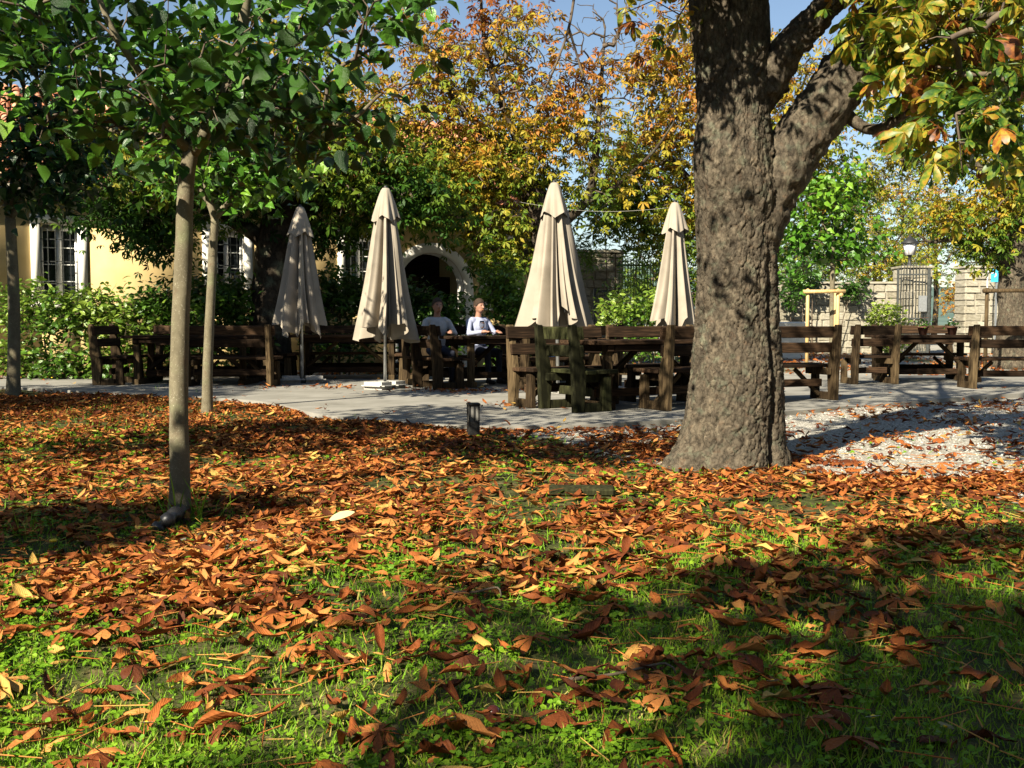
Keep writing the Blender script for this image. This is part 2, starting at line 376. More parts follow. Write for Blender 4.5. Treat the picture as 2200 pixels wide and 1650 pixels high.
peb = ramp(N, L, vor.outputs['Color'], [(0, (.19, .17, .13)), (.5, (.32, .30, .25)), (1, (.43, .41, .36))])
at_ = N.new('ShaderNodeAttribute'); at_.attribute_name = 'gravel'
ma = node(N, 'ShaderNodeMath', operation='MULTIPLY_ADD'); L.new(n1.outputs[0], ma.inputs[0]); ma.inputs[1].default_value = .9; L.new(at_.outputs['Fac'], ma.inputs[2])
fm = ramp(N, L, ma.outputs[0], [(.72, (0, 0, 0)), (.92, (1, 1, 1))])
mx = node(N, 'ShaderNodeMixRGB'); L.new(fm.outputs[0], mx.inputs[0]); L.new(soil.outputs[0], mx.inputs[1]); L.new(peb.outputs[0], mx.inputs[2])
L.new(mx.outputs[0], P.inputs['Base Color']); P.inputs['Roughness'].default_value = .95; P.inputs['Specular IOR Level'].default_value = .15
b1 = bump(N, L, vor.outputs['Distance'], .6, .012); b2 = bump(N, L, n1.outputs[0], .5, .03, b1.outputs[0]); L.new(b2.outputs[0], P.inputs['Normal'])
tag(link('ground', gme, mG), kind='structure')

# terrace slab with a curved front edge
front = [(-330, 832), (0, 838), (190, 849), (540, 869), (690, 901), (850, 917), (1000, 926), (1200, 926), (1450, 912), (1700, 893), (1900, 876), (2200, 853), (2600, 842)]
fpts = catmull([gp(x, y)[:2] for x, y in front], 70)
back = np.array([[22., 19.4], [9, 19.6], [2, 20.6], [-4, 19.8], [-11, 18.2], [-16, 18.0]])
TZ = .055
poly = np.vstack([fpts, back]); n = len(poly)
bm = bmesh.new(); top = [bm.verts.new((p[0], p[1], TZ)) for p in poly]; bot = [bm.verts.new((p[0], p[1], -.1)) for p in poly]
bm.faces.new(top)
for i in range(n): bm.faces.new((top[i], bot[i], bot[(i + 1) % n], top[(i + 1) % n]))
bmesh.ops.recalc_face_normals(bm, faces=bm.faces[:])
tme = bpy.data.meshes.new('terrace'); bm.to_mesh(tme); bm.free()
M['terrace'] = m_simple('terrace_concrete', [(.2, (.14, .13, .11)), (.45, (.22, .21, .18)), (.75, (.30, .285, .25))], 1.7, .9, .5, .006, spec=.15)
tag(link('terrace', tme, M['terrace']), kind='structure')
def in_terrace(x, y):
    x = np.asarray(x, float); y = np.asarray(y, float)
    fy = np.interp(x, fpts[:, 0], fpts[:, 1]); by = np.interp(x, back[::-1, 0], back[::-1, 1])
    return (y > fy) & (y < by)
def surf(x, y): return np.where(in_terrace(x, y), TZ, gheight(x, y))

# distant wooded hill seen through the gate
hx = np.linspace(-2600, 3000, 90); hy = np.linspace(500, 2600, 36); HX, HY = np.meshgrid(hx, hy)
HZ = (sstep(450, 1500, HY)) * (20 + 90 * fbm(HX / 700, HY / 700, 2., 4)) - 6
I = np.arange(HX.size).reshape(HX.shape)
hme = mesh_np('hill', np.stack([HX, HY, HZ], -1).reshape(-1, 3), np.stack([I[:-1, :-1], I[:-1, 1:], I[1:, 1:], I[1:, :-1]], -1).reshape(-1, 4), smooth=True)
M['hill'] = m_simple('wooded_hill', [(.3, (.05, .09, .07)), (.7, (.10, .15, .12))], .02, .95, .6, 3)
tag(link('hill', hme, M['hill']), kind='structure')

# ---------------------------------------------------------------- leaf templates
def leaf_blade(ts, ws, fold=.25, curl=.0, edge=0.):
    """midrib along +y; half widths ws; fold lifts the edges, curl bends the tip (radians)"""
    V = []; F = []
    for t, w in zip(ts, ws):
        a = curl * t; y = math.sin(a) / curl if abs(curl) > 1e-3 else t; z = -(1 - math.cos(a)) / curl if abs(curl) > 1e-3 else 0
        e = edge * math.sin(t * 9)
        V += [(0, y, z), (-w, y - .02, z + fold * w + e * w), (w, y - .02, z + fold * w - e * w)]
    for i in range(len(ts) - 1):
        a, b = 3 * i, 3 * i + 3
        F += [(a, b, b + 1), (a, b + 1, a + 1), (a, b + 2, b), (a, a + 2, b + 2)]
    return np.array(V, float), np.array(F)
LEAFLET_N = ([0, .25, .5, .72, .9, 1], [.012, .07, .135, .17, .11, .004])
LEAFLET_F = ([0, .62, 1], [.012, .165, .004])
def palmate(near, nl=7, droop=.5, seed=0):
    r = random.Random(seed); V = []; F = []; n0 = 0
    for i in range(nl):
        ang = (i - (nl - 1) / 2) / ((nl - 1) / 2) * R(118); L_ = (.56 - .2 * abs(ang) / R(118)) * r.uniform(.88, 1.08)
        v, f = leaf_blade(*(LEAFLET_N if near else LEAFLET_F), fold=r.uniform(.15, .5), curl=r.uniform(.3, .95), edge=.12 if near else 0)
        v = v * L_; d = droop * r.uniform(.6, 1.3)
        c, s = math.cos(-d), math.sin(-d); v = np.stack([v[:, 0], v[:, 1] * c - v[:, 2] * s, v[:, 1] * s + v[:, 2] * c], 1)
        c, s = math.cos(ang), math.sin(ang); v = np.stack([v[:, 0] * c + v[:, 1] * s, -v[:, 0] * s + v[:, 1] * c, v[:, 2]], 1)
        v[:, 1] += .42
        V.append(v); F.append(f + n0); n0 += len(v)
    p = np.array([(-.008, 0, 0), (.008, 0, 0), (0, .42, 0), (0, .2, .03)]); V.append(p); F.append(np.array([(0, 1, 2), (0, 2, 3)]) + n0)
    return np.vstack(V), np.vstack(F)
def palmate_far(nl, fine, seed):
    r = random.Random(seed); V = []; F = []
    for i in range(nl):
        ang = (i - (nl - 1) / 2) / ((nl - 1) / 2) * R(112); L_ = (.58 - .18 * abs(ang) / R(112)) * r.uniform(.88, 1.08); w = .185; d = .5 * r.uniform(.5, 1.3); k = r.uniform(.03, .1)
        v = np.array([(0, 0, 0), (-w, .6, k), (w, .6, k), (0, 1, -.2 if fine else -.1)] + ([(0, .6, .02)] if fine else [])) * L_
        c, s = math.cos(-d), math.sin(-d); v = np.stack([v[:, 0], v[:, 1] * c - v[:, 2] * s, v[:, 1] * s + v[:, 2] * c], 1)
        c, s = math.cos(ang), math.sin(ang); v = np.stack([v[:, 0] * c + v[:, 1] * s, -v[:, 0] * s + v[:, 1] * c, v[:, 2]], 1); v[:, 1] += .42
        n0 = sum(len(q) for q in V); V.append(v); F.append(np.array([(0, 4, 1), (4, 3, 1), (0, 2, 4), (4, 2, 3)] if fine else [(0, 3, 1), (0, 2, 3)]) + n0)
    return np.vstack(V), np.vstack(F)
def heart(near, seed=0):
    r = random.Random(seed); c = r.uniform(.2, 1.0)
    if near: v, f = leaf_blade([0, .05, .2, .42, .65, .85, 1.], [.02, .24, .36, .36, .25, .11, .003], fold=r.uniform(.15, .55), curl=c, edge=.1)
    else: v, f = leaf_blade([0, .25, 1.], [.12, .36, .003], fold=r.uniform(.15, .5), curl=c)
    if near: v[4, 1] -= .08; v[5, 1] -= .08
    return v, f
def oval(near, seed=0, w=.2):
    r = random.Random(seed)
    return leaf_blade([0, .3, .65, 1], [.01, w * .9, w, .004], fold=r.uniform(.1, .4), curl=r.uniform(.1, .7))
PALM_N = [palmate(True, 7 if i % 2 else 6, .55, i) for i in range(5)]
PALM_F = [palmate_far(6 if i % 2 else 5, True, 20 + i) for i in range(5)]; PALM_X = [palmate_far(5, False, 40 + i) for i in range(4)]
HEART_N = [heart(True, i) for i in range(5)]; HEART_F = [heart(False, 9 + i) for i in range(4)]
OVAL = [oval(False, i) for i in range(4)]; NARROW = [oval(False, i, .085) for i in range(4)]
def unit(n): v = rng.normal(size=(n, 3)); return v / np.linalg.norm(v, axis=1)[:, None]

# ---------------------------------------------------------------- trees
def blob_points(blobs, n):
    """random points in ellipsoids (cx,cy,cz,rx,ry,rz,weight)"""
    w = np.array([b[6] for b in blobs], float); w /= w.sum(); out = []
    for b, q in zip(blobs, rng.multinomial(n, w)):
        u = unit(q) * (rng.random(q) ** .45)[:, None]; out.append(np.array(b[:3]) + u * np.array(b[3:6]))
    return np.vstack(out)
def B(x, y, d, r, ry=None, rz=None, w=1.): return (*at(x, y, d), r, ry or r, rz or r, w)
def grow(limbs, targets, tip=.006, sag=.12, maxr=.06):
    """twigs from the limb polylines to every target; returns segment arrays and twig end data"""
    nodes = []; par = []; lim = []
    for P_, r0, r1 in limbs:
        Lh = np.linalg.norm(np.diff(P_, axis=0), axis=1).sum(); q = catmull(P_, max(4, int(Lh / .18)))
        keep = q[len(q) // 4:]
        for i, p in enumerate(keep): nodes.append(p); par.append(-1); lim.append(True)
    nodes = np.array(nodes)
    dmin = np.min(np.linalg.norm(targets[:, None] - nodes[None], axis=2), axis=1); order = np.argsort(dmin)
    A = np.zeros((len(nodes) + len(targets) * 14, 3)); A[:len(nodes)] = nodes; n = len(nodes); par = par + [0] * (len(A) - n)
    ends = []
    for ti in order:
        t = targets[ti]; d = np.linalg.norm(A[:n] - t, axis=1); j = int(np.argmin(d + .15 * np.maximum(0, A[:n, 2] - t[2]))); D = d[j]
        k = int(np.clip(D / .22, 2, 12)); p0 = A[j]; prev = j
        for s in range(1, k + 1):
            f = s / k; p = p0 * (1 - f) + t * f; p = p + np.array([0, 0, math.sin(f * math.pi) * sag * D]) + (rng.normal(size=3) * .035 * min(D, 1) if s < k else 0)
            if n >= len(A): break
            A[n] = p; par[n] = prev; prev = n; n += 1
        ends.append((ti, prev))
    cnt = np.zeros(n); par = np.array(par[:n])
    for ti, e in ends:
        while e >= 0 and par[e] >= 0: cnt[e] += 1; e = par[e]
    r = np.minimum(tip * np.maximum(cnt, 1) ** .5, maxr)
    idx = np.where(par >= 0)[0]; p = par[idx]; rp = np.where(par[p] < 0, r[idx] * 1.25, r[p]); rp = np.minimum(rp, r[idx] * 1.8)
    E = np.array([e for _, e in sorted(ends)]); 
    return A[p], A[idx], rp, r[idx], A[E], A[E] - A[par[E]]
def segs(p0, p1, r0, r1, k=5):
    d = p1 - p0; d = d / (np.linalg.norm(d, axis=1)[:, None] + 1e-9)
    ref = np.where(np.abs(d[:, 2:3]) > .9, [[1., 0, 0]], [[0, 0, 1.]]); a = np.cross(d, ref); a /= np.linalg.norm(a, axis=1)[:, None]; b = np.cross(d, a)
    th = np.linspace(0, 2 * np.pi, k, endpoint=False); c = np.cos(th)[None, :, None]; s = np.sin(th)[None, :, None]
    ring = c * a[:, None] + s * b[:, None]
    V = np.concatenate([p0[:, None] + ring * r0[:, None, None], p1[:, None] + ring * r1[:, None, None]], 1)
    j = np.arange(k); f = np.stack([j, (j + 1) % k, (j + 1) % k + k, j + k], 1)
    F = f[None] + (np.arange(len(p0)) * 2 * k)[:, None, None]
    return V.reshape(-1, 3), F.reshape(-1, 4)
def crown_leaves(ends, dirs, per, spread, size, kind='palm', upw=1., near=False, tintf=None):
    n = len(ends) * per; base = np.repeat(ends, per, 0); dd = np.repeat(dirs, per, 0); dd /= np.linalg.norm(dd, axis=1)[:, None] + 1e-9
    pos = base + rng.normal(size=(n, 3)) * spread * np.array([1, 1, .75]) - dd * (rng.random(n) * spread)[:, None]
    out = rng.normal(size=(n, 3)) * np.array([1, 1, .25]) + dd * .6
    if kind == 'heart': out[:, 2] -= .9                    # leaves hang
    up = np.array([0, 0, upw]) + rng.normal(size=(n, 3)) * .55
    Mx = frames(up, out); sc = size * rng.uniform(.65, 1.2, n)
    tint = tintf(pos) if tintf else rng.random(n)
    return pos, Mx, sc, tint
def add_leaves(name, parent, m, tmpl, pos, Mx, sc, tint, top=0):
    """the `top` leaves that show largest become parts, the rest one part"""
    n = len(pos); kind = rng.integers(0, len(tmpl), n); own = np.zeros(n, bool)
    if top:
        x, y, f = proj(pos); ok = inframe(pos, 20); score = np.where(ok, sc / f, 0); own[np.argsort(-score)[:top]] = True; own &= ok
        bins = 4; lib = {}
        for i in np.where(own)[0]:
            tb = int(np.clip(tint[i] * bins, 0, bins - 1)); key = (kind[i], tb)
            if key not in lib:
                v, fc = tmpl[kind[i]]; me = mesh_np('leaf', v, fc, np.full(len(fc), (tb + .5) / bins), True); me.materials.append(m); lib[key] = me
            o = bpy.data.objects.new('leaf', lib[key]); COL.objects.link(o); o.parent = parent
            mm = np.eye(4); mm[:3, :3] = Mx[i] * sc[i]; mm[:3, 3] = pos[i]; o.matrix_local = Matrix(mm.tolist())
    b = NP()
    for k in range(len(tmpl)):
        s = (kind == k) & ~own
        if s.any():
            v, fc = tmpl[k]; V, F = scatter(v, fc, Mx[s], pos[s], sc[s]); b.add(V, F, np.repeat(tint[s], len(fc)))
    o = link(name, b.mesh(name, True), m, parent); o['kind'] = 'stuff'; return o
def tree(name, label, cat, limbs, blobs, nt, per, spread, size, bark, leafm, kind='palm', near=False, top=0, tint=(.3, .6), group=None, bare=None, tip=.006, tk=10, wob=.25, upw=1., keep=None, tgrad=0., sag=.12, maxr=.06):
    """limbs: list of (points, r0, r1); the first is the trunk"""
    root = empty(name, limbs[0][0][0]); inv = Matrix.Translation(-root.location)
    off = np.array(root.location)
    lim = [(np.asarray(P_, float), a, b) for P_, a, b in limbs]
    T = blob_points(blobs, nt)
    if keep is not None: T = T[keep(T)]
    p0, p1, r0, r1, E, D = grow(lim, T, tip, sag, maxr)
    tb = NP(); P_, a, b = lim[0]; q = catmull(P_, max(8, int(len(P_) * 7))); rr = np.linspace(0, 1, len(q))
    rad = a + (b - a) * rr; flare = np.exp(-np.linalg.norm(q - q[0], axis=1) / (a * 1.6)) * .45 * a
    tb.tube(q - off, rad + flare, tk + 4, wob, 1.); link('trunk', tb.mesh('trunk', True), bark, root)
    for i, (P_, a, b) in enumerate(lim[1:]):
        lb = NP(); q = catmull(P_, max(7, len(P_) * 6)); lb.tube(q - off, a + (min(b, .018) - a) * np.linspace(0, 1, len(q)) ** .8, tk, wob, 3. + i)
        link('limb', lb.mesh('limb', True), bark, root)
    if bare is not None:                                   # leafless shoots
        q0, q1, s0, s1, _, _ = grow(lim, bare, tip * .8, .05, maxr); p0, p1, r0, r1 = np.vstack([p0, q0]), np.vstack([p1, q1]), np.concatenate([r0, s0]), np.concatenate([r1, s1])
    V, F = segs(p0 - off, p1 - off, r0, r1); o = link('twigs', mesh_np('twigs', V, F, smooth=True), M['twig'], root); o['kind'] = 'stuff'
    lo, hi = tint; zc = T[:, 2].mean(); zs = T[:, 2].std() + 1e-3
    def tf(p):
        w = vnoise(p[:, 0] * 1.1, p[:, 1] * 1.1, p[:, 2] * 1.1) * .6 + rng.random(len(p)) * .4
        return np.clip(lo + (hi - lo) * w + tgrad * (p[:, 2] - zc) / zs + rng.normal(size=len(p)) * .05, 0, 1)
    pos, Mx, sc, ti = crown_leaves(E, D, per, spread, size, kind, upw, near, tf)
    tm = {'palm': PALM_N if near else PALM_F, 'heart': HEART_N if near else HEART_F, 'oval': OVAL, 'narrow': NARROW, 'palmx': PALM_X}[kind]
    add_leaves('foliage', root, leafm, tm, pos - off, Mx, sc, ti, 0) if not top else _with_top(root, leafm, tm, pos, off, Mx, sc, ti, top)
    tag(root, label, cat, group)
    return root
def _with_top(root, leafm, tm, pos, off, Mx, sc, ti, top):
    x, y, f = proj(pos); ok = inframe(pos, 10) & (f > .8); score = np.where(ok, sc / f, 0); own = np.zeros(len(pos), bool)
    own[np.argsort(-score)[:top]] = True; own &= ok
    kind = rng.integers(0, len(tm), len(pos)); lib = {}; bins = 5
    for i in np.where(own)[0]:
        tb = int(np.clip(ti[i] * bins, 0, bins - 1)); key = (int(kind[i]), tb)
        if key not in lib:
            v, fc = tm[key[0]]; me = mesh_np('leaf', v, fc, np.full(len(fc), (tb + .5) / bins), True); me.materials.append(leafm); lib[key] = me
        o = bpy.data.objects.new('leaf', lib[key]); COL.objects.link(o); o.parent = root
        mm = np.eye(4); mm[:3, :3] = Mx[i] * sc[i]; mm[:3, 3] = pos[i] - off; o.matrix_local = Matrix(mm.tolist())
    vis = inframe(pos, 60) & (f > .3); s = ~own & vis; add_leaves('foliage', root, leafm, tm, (pos - off)[s], Mx[s], sc[s], ti[s], 0)
    s = ~own & ~vis; add_leaves('foliage', root, leafm, PALM_F if tm is PALM_N else HEART_F if tm is HEART_N else tm, (pos - off)[s], Mx[s], sc[s], ti[s], 0)
def px(d, *pts): return [at(x, y, d) for x, y in pts]

# --- the young lawn tree in front
g1 = gp(385, 1102); d1 = g1[1]
tree('young_tree', 'young broad-leaved tree with speckled pale trunk, nearest on the lawn', 'tree',
     [([g1 - np.array([0, 0, .05])] + px(d1, (386, 1000), (384, 850), (388, 700), (394, 550), (399, 400), (410, 325)), .055, .042),
      (px(d1, (410, 330), (440, 282), (470, 235), (490, 190), (515, 90), (530, -40), (520, -220), (480, -700), (500, -1100)), .042, .010),
      ([at(408, 325, d1), at(372, 285, d1 - .1), at(335, 215, d1 - .2), at(290, 140, d1 - .3), at(235, 50, d1 - .4), at(170, -120, d1 - .4)], .03, .01),
      ([at(450, 268, d1), at(530, 262, d1 - .1), at(640, 250, d1 - .2), at(740, 265, d1 - .3), at(820, 200, d1 - .4)], .026, .008),
      ([at(405, 300, d1), at(330, 290, d1 + .2), at(260, 285, d1 + .3), at(150, 250, d1 + .4)], .02, .007),
      ([at(480, 215, d1), at(600, 120, d1 + .5), at(740, 20, d1 + .6), at(860, -80, d1 + .5)], .022, .007)],
     [B(430, 150, d1, .85, .9, .55, 3), B(220, 60, d1, .8, .9, .55, 2), B(650, 130, d1, .65, .9, .5, 2.0), B(800, 30, d1 - .2, .42, .5, .4, .9), B(470, -180, d1 + .2, 1.3, 1.2, .7, 4),
      B(150, 220, d1 + .3, .45, .6, .35, .8), B(690, 290, d1 - .2, .35, .4, .22, .55), B(470, -480, d1 + .3, 1.0, 1.0, .7, 2), B(560, 330, d1 - .1, .4, .35, .16, .5), (g1[0] - .2, g1[1] + .2, 5.0, 1.3, 1.3, .8, 4.5), (g1[0] + .3, g1[1] + .3, 6.1, 1.0, 1.0, .7, 2.5), (g1[0] - .9, g1[1] + .1, 2.7, .7, .7, .4, 1.6), (g1[0] - 1.0, g1[1] + .9, 4.5, .9, .9, .6, 2), (-1.0, 4.5, 4.3, .6, .6, .4, .5), (-.5, 4.6, 3.5, .4, .4, .3, .4), (-1.75, 7.4, 4.7, 1.0, .9, .5, 3.2)],
     620, 7, .12, .105, M['barkyoung'], M['green'], 'heart', True, 300, (.0, .95), tip=.0025, tk=16, wob=.14, group='young trees on the lawn', maxr=.016)
# --- two more slim trees at the lawn edge
g2 = gp(445, 890); d2 = g2[1]
tree('young_tree', 'second slim young tree standing at the terrace edge behind the nearest one', 'tree',
     [([g2 - np.array([0, 0, .05])] + px(d2, (446, 800), (450, 700), (455, 600), (458, 520), (462, 470)), .062, .046),
      (px(d2, (462, 475), (450, 440), (425, 400), (400, 350), (380, 260)), .04, .012), (px(d2, (462, 470), (500, 420), (540, 360), (560, 250)), .04, .012),
      (px(d2, (464, 480), (440, 380), (450, 280), (455, 150)), .04, .012)],
     [B(430, 330, d2, .9, .9, .7, 2), B(560, 360, d2, .7, .8, .5, 1), B(450, 200, d2, 1, 1, .6, 1.5)],
     200, 9, .15, .15, M['barkyoung'], M['green'], 'heart', False, 0, (.15, 1.), tip=.003, tk=10, wob=.06, group='young trees on the lawn', maxr=.02)
g3 = gp(28, 852); d3 = g3[1]
tree('young_tree', 'slim young tree at the far left in front of the sunlit hedge', 'tree',
     [([g3 - np.array([0, 0, .05])] + px(d3, (30, 760), (30, 650), (26, 550), (22, 470)), .09, .07),
      (px(d3, (22, 475), (10, 420), (-40, 350), (-80, 250)), .06, .02), (px(d3, (22, 470), (70, 400), (130, 330), (160, 230)), .05, .015),
      (px(d3, (22, 480), (30, 380), (50, 280), (50, 120)), .06, .015)],
     [B(60, 330, d3, 1.3, 1.2, .8, 2.5), B(-60, 240, d3, 1.2, 1.2, .9, 1.5), B(150, 300, d3, .8, .9, .7, 1.2), B(60, 90, d3, 1.2, 1.2, .7, 1), B(130, 420, d3 - .2, .6, .7, .3, .7), B(-20, 430, d3, .6, .7, .3, .5), (-6.2, 13.8, 5.0, 1.0, .9, .6, 1.6)],
     330, 9, .2, .17, M['barkyoung'], M['green'], 'heart', False, 0, (0, .5), tip=.004, tk=10, wob=.06, group='young trees on the lawn', maxr=.03)

# --- the big horse chestnut
bt = gp(1585, 1003); db = bt[1]; SCL = db / 2200
def big_chestnut():
    root = empty('chestnut_tree', (bt[0], bt[1], 0)); off = np.array([bt[0], bt[1], 0])
    prof = [(1012, 1405, 1690), (985, 1428, 1683), (950, 1452, 1677), (900, 1468, 1676), (800, 1482, 1674), (700, 1493, 1669), (600, 1498, 1667), (500, 1497, 1665),
            (420, 1494, 1664), (340, 1487, 1660), (250, 1498, 1652), (150, 1494, 1645), (60, 1484, 1650), (-60, 1478, 1648), (-300, 1500, 1630), (-520, 1520, 1610)]
    zz = np.array([at(1600, p[0], db)[2] for p in prof]); lx = np.array([at(p[1], p[0], db)[0] for p in prof]); rx = np.array([at(p[2], p[0], db)[0] for p in prof])
    zz[0] = -.12
    Z = np.concatenate([np.linspace(-.12, 3.0, 340), np.linspace(3.03, zz[-1], 24)]); k = 290
    cx = np.interp(Z, zz, (lx + rx) / 2); hw = np.interp(Z, zz, (rx - lx) / 2)
    th = np.linspace(0, 2 * np.pi, k, endpoint=False); TH, ZZ = np.meshgrid(th, Z)
    rad = np.ones_like(TH) * hw[:, None]
    low = np.exp(-np.maximum(ZZ, 0) / .24) * 1.9
    lob = .5 * np.cos(TH * 5 + 1.0) + .5 * np.cos(TH * 3 + 2.2)
    rad *= 1 + .10 * low * lob + .02 * np.cos(TH * 3 + ZZ * .6)
    gro = lambda a, w: np.exp(-((np.angle(np.exp(1j * (TH - a)))) / w) ** 2)
    rad *= 1 - .20 * gro(R(-45), .10) * sstep(1.75, 1.2, ZZ) - .06 * gro(R(-128), .16) * sstep(1.2, .2, ZZ)     # long groove towards the right
    cxn, sxn = np.cos(TH), np.sin(TH)
    for (a, z0, s, h) in [(R(-62), 1.98, .17, .045), (R(-85), 2.25, .2, .03), (R(-115), 1.3, .22, .02), (R(-70), .7, .25, .02), (R(-128), 2.1, .16, .035)]:   # burrs
        rad += h * np.exp(-((np.angle(np.exp(1j * (TH - a)))) * .32 / s) ** 2 - ((ZZ - z0) / s) ** 2)
    nb = fbm(cxn * 5.4, sxn * 5.4, ZZ * 2.4, 3)
    wx = fbm(cxn * 6, sxn * 6, ZZ * 9, 3) - .5
    f1, f2, cid = worley(cxn * 6.2 + wx * 1.6, sxn * 6.2 + wx * 1.6, ZZ * 8 + wx * 1.2)
    g1_, g2_, cid2 = worley(cxn * 13 + wx * 2.5, sxn * 13 + 4, ZZ * 24 + wx * 2.5)
    fl = sstep(.0, .10, f2 - f1); fl2 = sstep(.0, .13, g2_ - g1_)
    rad += (nb - .5) * .03 + (cid - .5) * .013 * fl + (cid2 - .5) * .009 * fl2 - .014 * (1 - fl) - .006 * (1 - fl2) + (fbm(cxn * 40, sxn * 40, ZZ * 60, 2) - .5) * .006
    Vt = np.stack([cx[:, None] - off[0] + rad * cxn, rad * sxn * .96, ZZ], -1).reshape(-1, 3)
    I = np.arange(len(Z) * k).reshape(len(Z), k)
    F = np.stack([I[:-1], np.roll(I, -1, 1)[:-1], np.roll(I, -1, 1)[1:], I[1:]], -1).reshape(-1, 4)
    link('trunk', mesh_np('trunk', Vt, F, smooth=True), M['barkbig'], root)
    limbs = [(px(db, (1610, 520), (1650, 420), (1702, 325), (1760, 245), (1822, 155), (1885, 60), (1950, -50), (2030, -200)), .215, .17),
             ([at(1590, 250, db), at(1650, 185, db), at(1700, 100, db - .1), (at(1770, 20, db - .2)), at(1850, -80, db - .4), at(1960, -200, db - .6)], .15, .07),
             ([at(1800, 220, db), at(1838, 262, db - .05), at(1885, 278, db - .1), at(1950, 240, db - .3), at(2040, 190, db - .6), at(2140, 180, db - .9)], .05, .018),
             ([at(1600, 0, db), at(1500, -120, db - .3), at(1380, -200, db - .6), at(1260, -230, db - .9)], .11, .04),
             ([at(1600, -100, db), at(1700, -280, db + .5), at(1850, -420, db + 1.3)], .10, .04),
             ([at(1590, -300, db), at(1480, -420, db + .7), at(1350, -520, db + 1.6)], .08, .03),
             ([at(1870, 90, db), at(1980, 60, db - .5), at(2080, 40, db - 1.1), at(2150, 30, db - 1.7)], .05, .015),
             ([at(1260, -230, db - .9), at(1240, -60, db - 1.0), at(1222, 60, db - 1.05), at(1190, 150, db - 1.1)], .016, .006),
             ([at(1222, 60, db - 1.05), at(1240, 120, db - 1.0), at(1262, 190, db - 1.0), at(1290, 250, db - 1.0)], .009, .004),
             ([(1.75, db, 4.4), (2.1, 9.2, 5.2), (2.6, 10.8, 5.6), (3., 12, 5.7)], .09, .03), ([(1.9, db, 4.2), (3.2, 8.8, 5.0), (4.4, 10.2, 5.4)], .09, .03)]
    for i, (P_, a, b) in enumerate(limbs):
        lb = NP(); nn = 130 if a > .12 else 50 if a > .08 else 24; q = catmull(P_, nn); rr = a + (b - a) * np.linspace(0, 1, nn) ** .8; kk = 90 if a > .12 else 20 if a > .08 else 10
        if a > .12:
            V_, Q_, T_q = tube_np(q - off, rr, kk, .2, 5. + i); ax = np.repeat(q - off, kk, 0); dv = V_[:nn * kk] - ax; dn = dv / np.linalg.norm(dv, axis=1)[:, None]
            wv = V_[:nn * kk]; wz = fbm(wv[:, 0] * 12, wv[:, 1] * 12, wv[:, 2] * 12, 3) - .5; f1, f2, ci = worley(wv[:, 0] * 21 + wz * 2, wv[:, 1] * 21 + wz * 2, wv[:, 2] * 21)
            V_[:nn * kk] += dn * ((ci - .5) * .016 - .012 * (1 - sstep(0, .12, f2 - f1)) + wz * .05 + (fbm(wv[:, 0] * 60, wv[:, 1] * 60, wv[:, 2] * 60, 2) - .5) * .008)[:, None]
            lb.add(V_, Q_); lb.T.append(T_q); lb.tt.append(np.zeros(len(T_q)))
        else: lb.tube(q - off, rr, kk, .22, 5. + i)
        link('limb', lb.mesh('limb', True), M['barkbig'] if a > .03 else M['twig'], root)
    sl = [(np.array(P_), a, b) for P_, a, b in limbs]
    blobs = [B(2010, 130, db - 1.0, .42, .5, .38, 1.5), B(2110, 270, db - 1.6, .32, .4, .35, 1.1), B(2060, 30, db - 1.2, .6, .7, .4, 2), B(1930, 40, db - .5, .3, .4, .25, .3),
             B(1420, 30, db - .4, .28, .4, .2, .25), B(2150, 100, db - .6, .6, .7, .5, 1.4),
             B(2080, -250, db - .4, 1.2, 1.3, .7, 3), B(1500, -300, db + .5, 1.5, 1.5, .6, 2.5), B(1850, -450, db + .8, 1.6, 1.5, .8, 3.5), B(1350, -450, db + 1.2, 1.2, 1.2, .6, 1.5), (.95, 6.4, 3.95, .55, .45, .32, 1.6), (1.7, 6.4, 4.2, .6, .5, .32, 1.5), (.4, 6.0, 3.9, .4, .4, .25, .6), (2.6, 11.0, 5.6, 1.8, 1.5, .6, 3), (4.3, 10.2, 5.4, 1.6, 1.6, .6, 3), (1.0, 9.6, 5.5, 1.4, 1.2, .6, 2)]
    T = blob_points(blobs, 540)
    p0, p1, r0, r1, E, D = grow(sl[0:7] + sl[9:], T, .0035, .12, .03)
    bare = np.array([at(x, y, db - 1.05) for x, y in [(1170, 190), (1205, 200), (1245, 210), (1300, 300), (1150, 240), (1275, 240), (1225, 30), (1160, 130), (1180, 90), (1310, 220)]])
    q0, q1, s0, s1, _, _ = grow(sl[7:9], bare, .0035, -.05)
    V, F = segs(np.vstack([p0, q0]) - off, np.vstack([p1, q1]) - off, np.concatenate([r0, s0]), np.concatenate([r1, s1]))
    o = link('twigs', mesh_np('twigs', V, F, smooth=True), M['twig'], root); o['kind'] = 'stuff'
    def tf(p):
        w = vnoise(p[:, 0] * 2.2, p[:, 1] * 2.2, p[:, 2] * 2.2)
        return np.clip(.22 + .34 * w + np.where(rng.random(len(p)) < .13, .4, 0) + np.where(p[:, 0] < 1.6, .1, 0) + rng.normal(size=len(p)) * .06, 0, 1)
    pos, Mx, sc, ti = crown_leaves(E, D, 5, .15, .275, 'palm', .8, True, tf)
    _with_top(root, M['autumnnear'], PALM_N, pos, off, Mx, sc, ti, 300)
    tag(root, 'huge old horse chestnut with flaky bark and a forked limb, right of centre', 'tree')
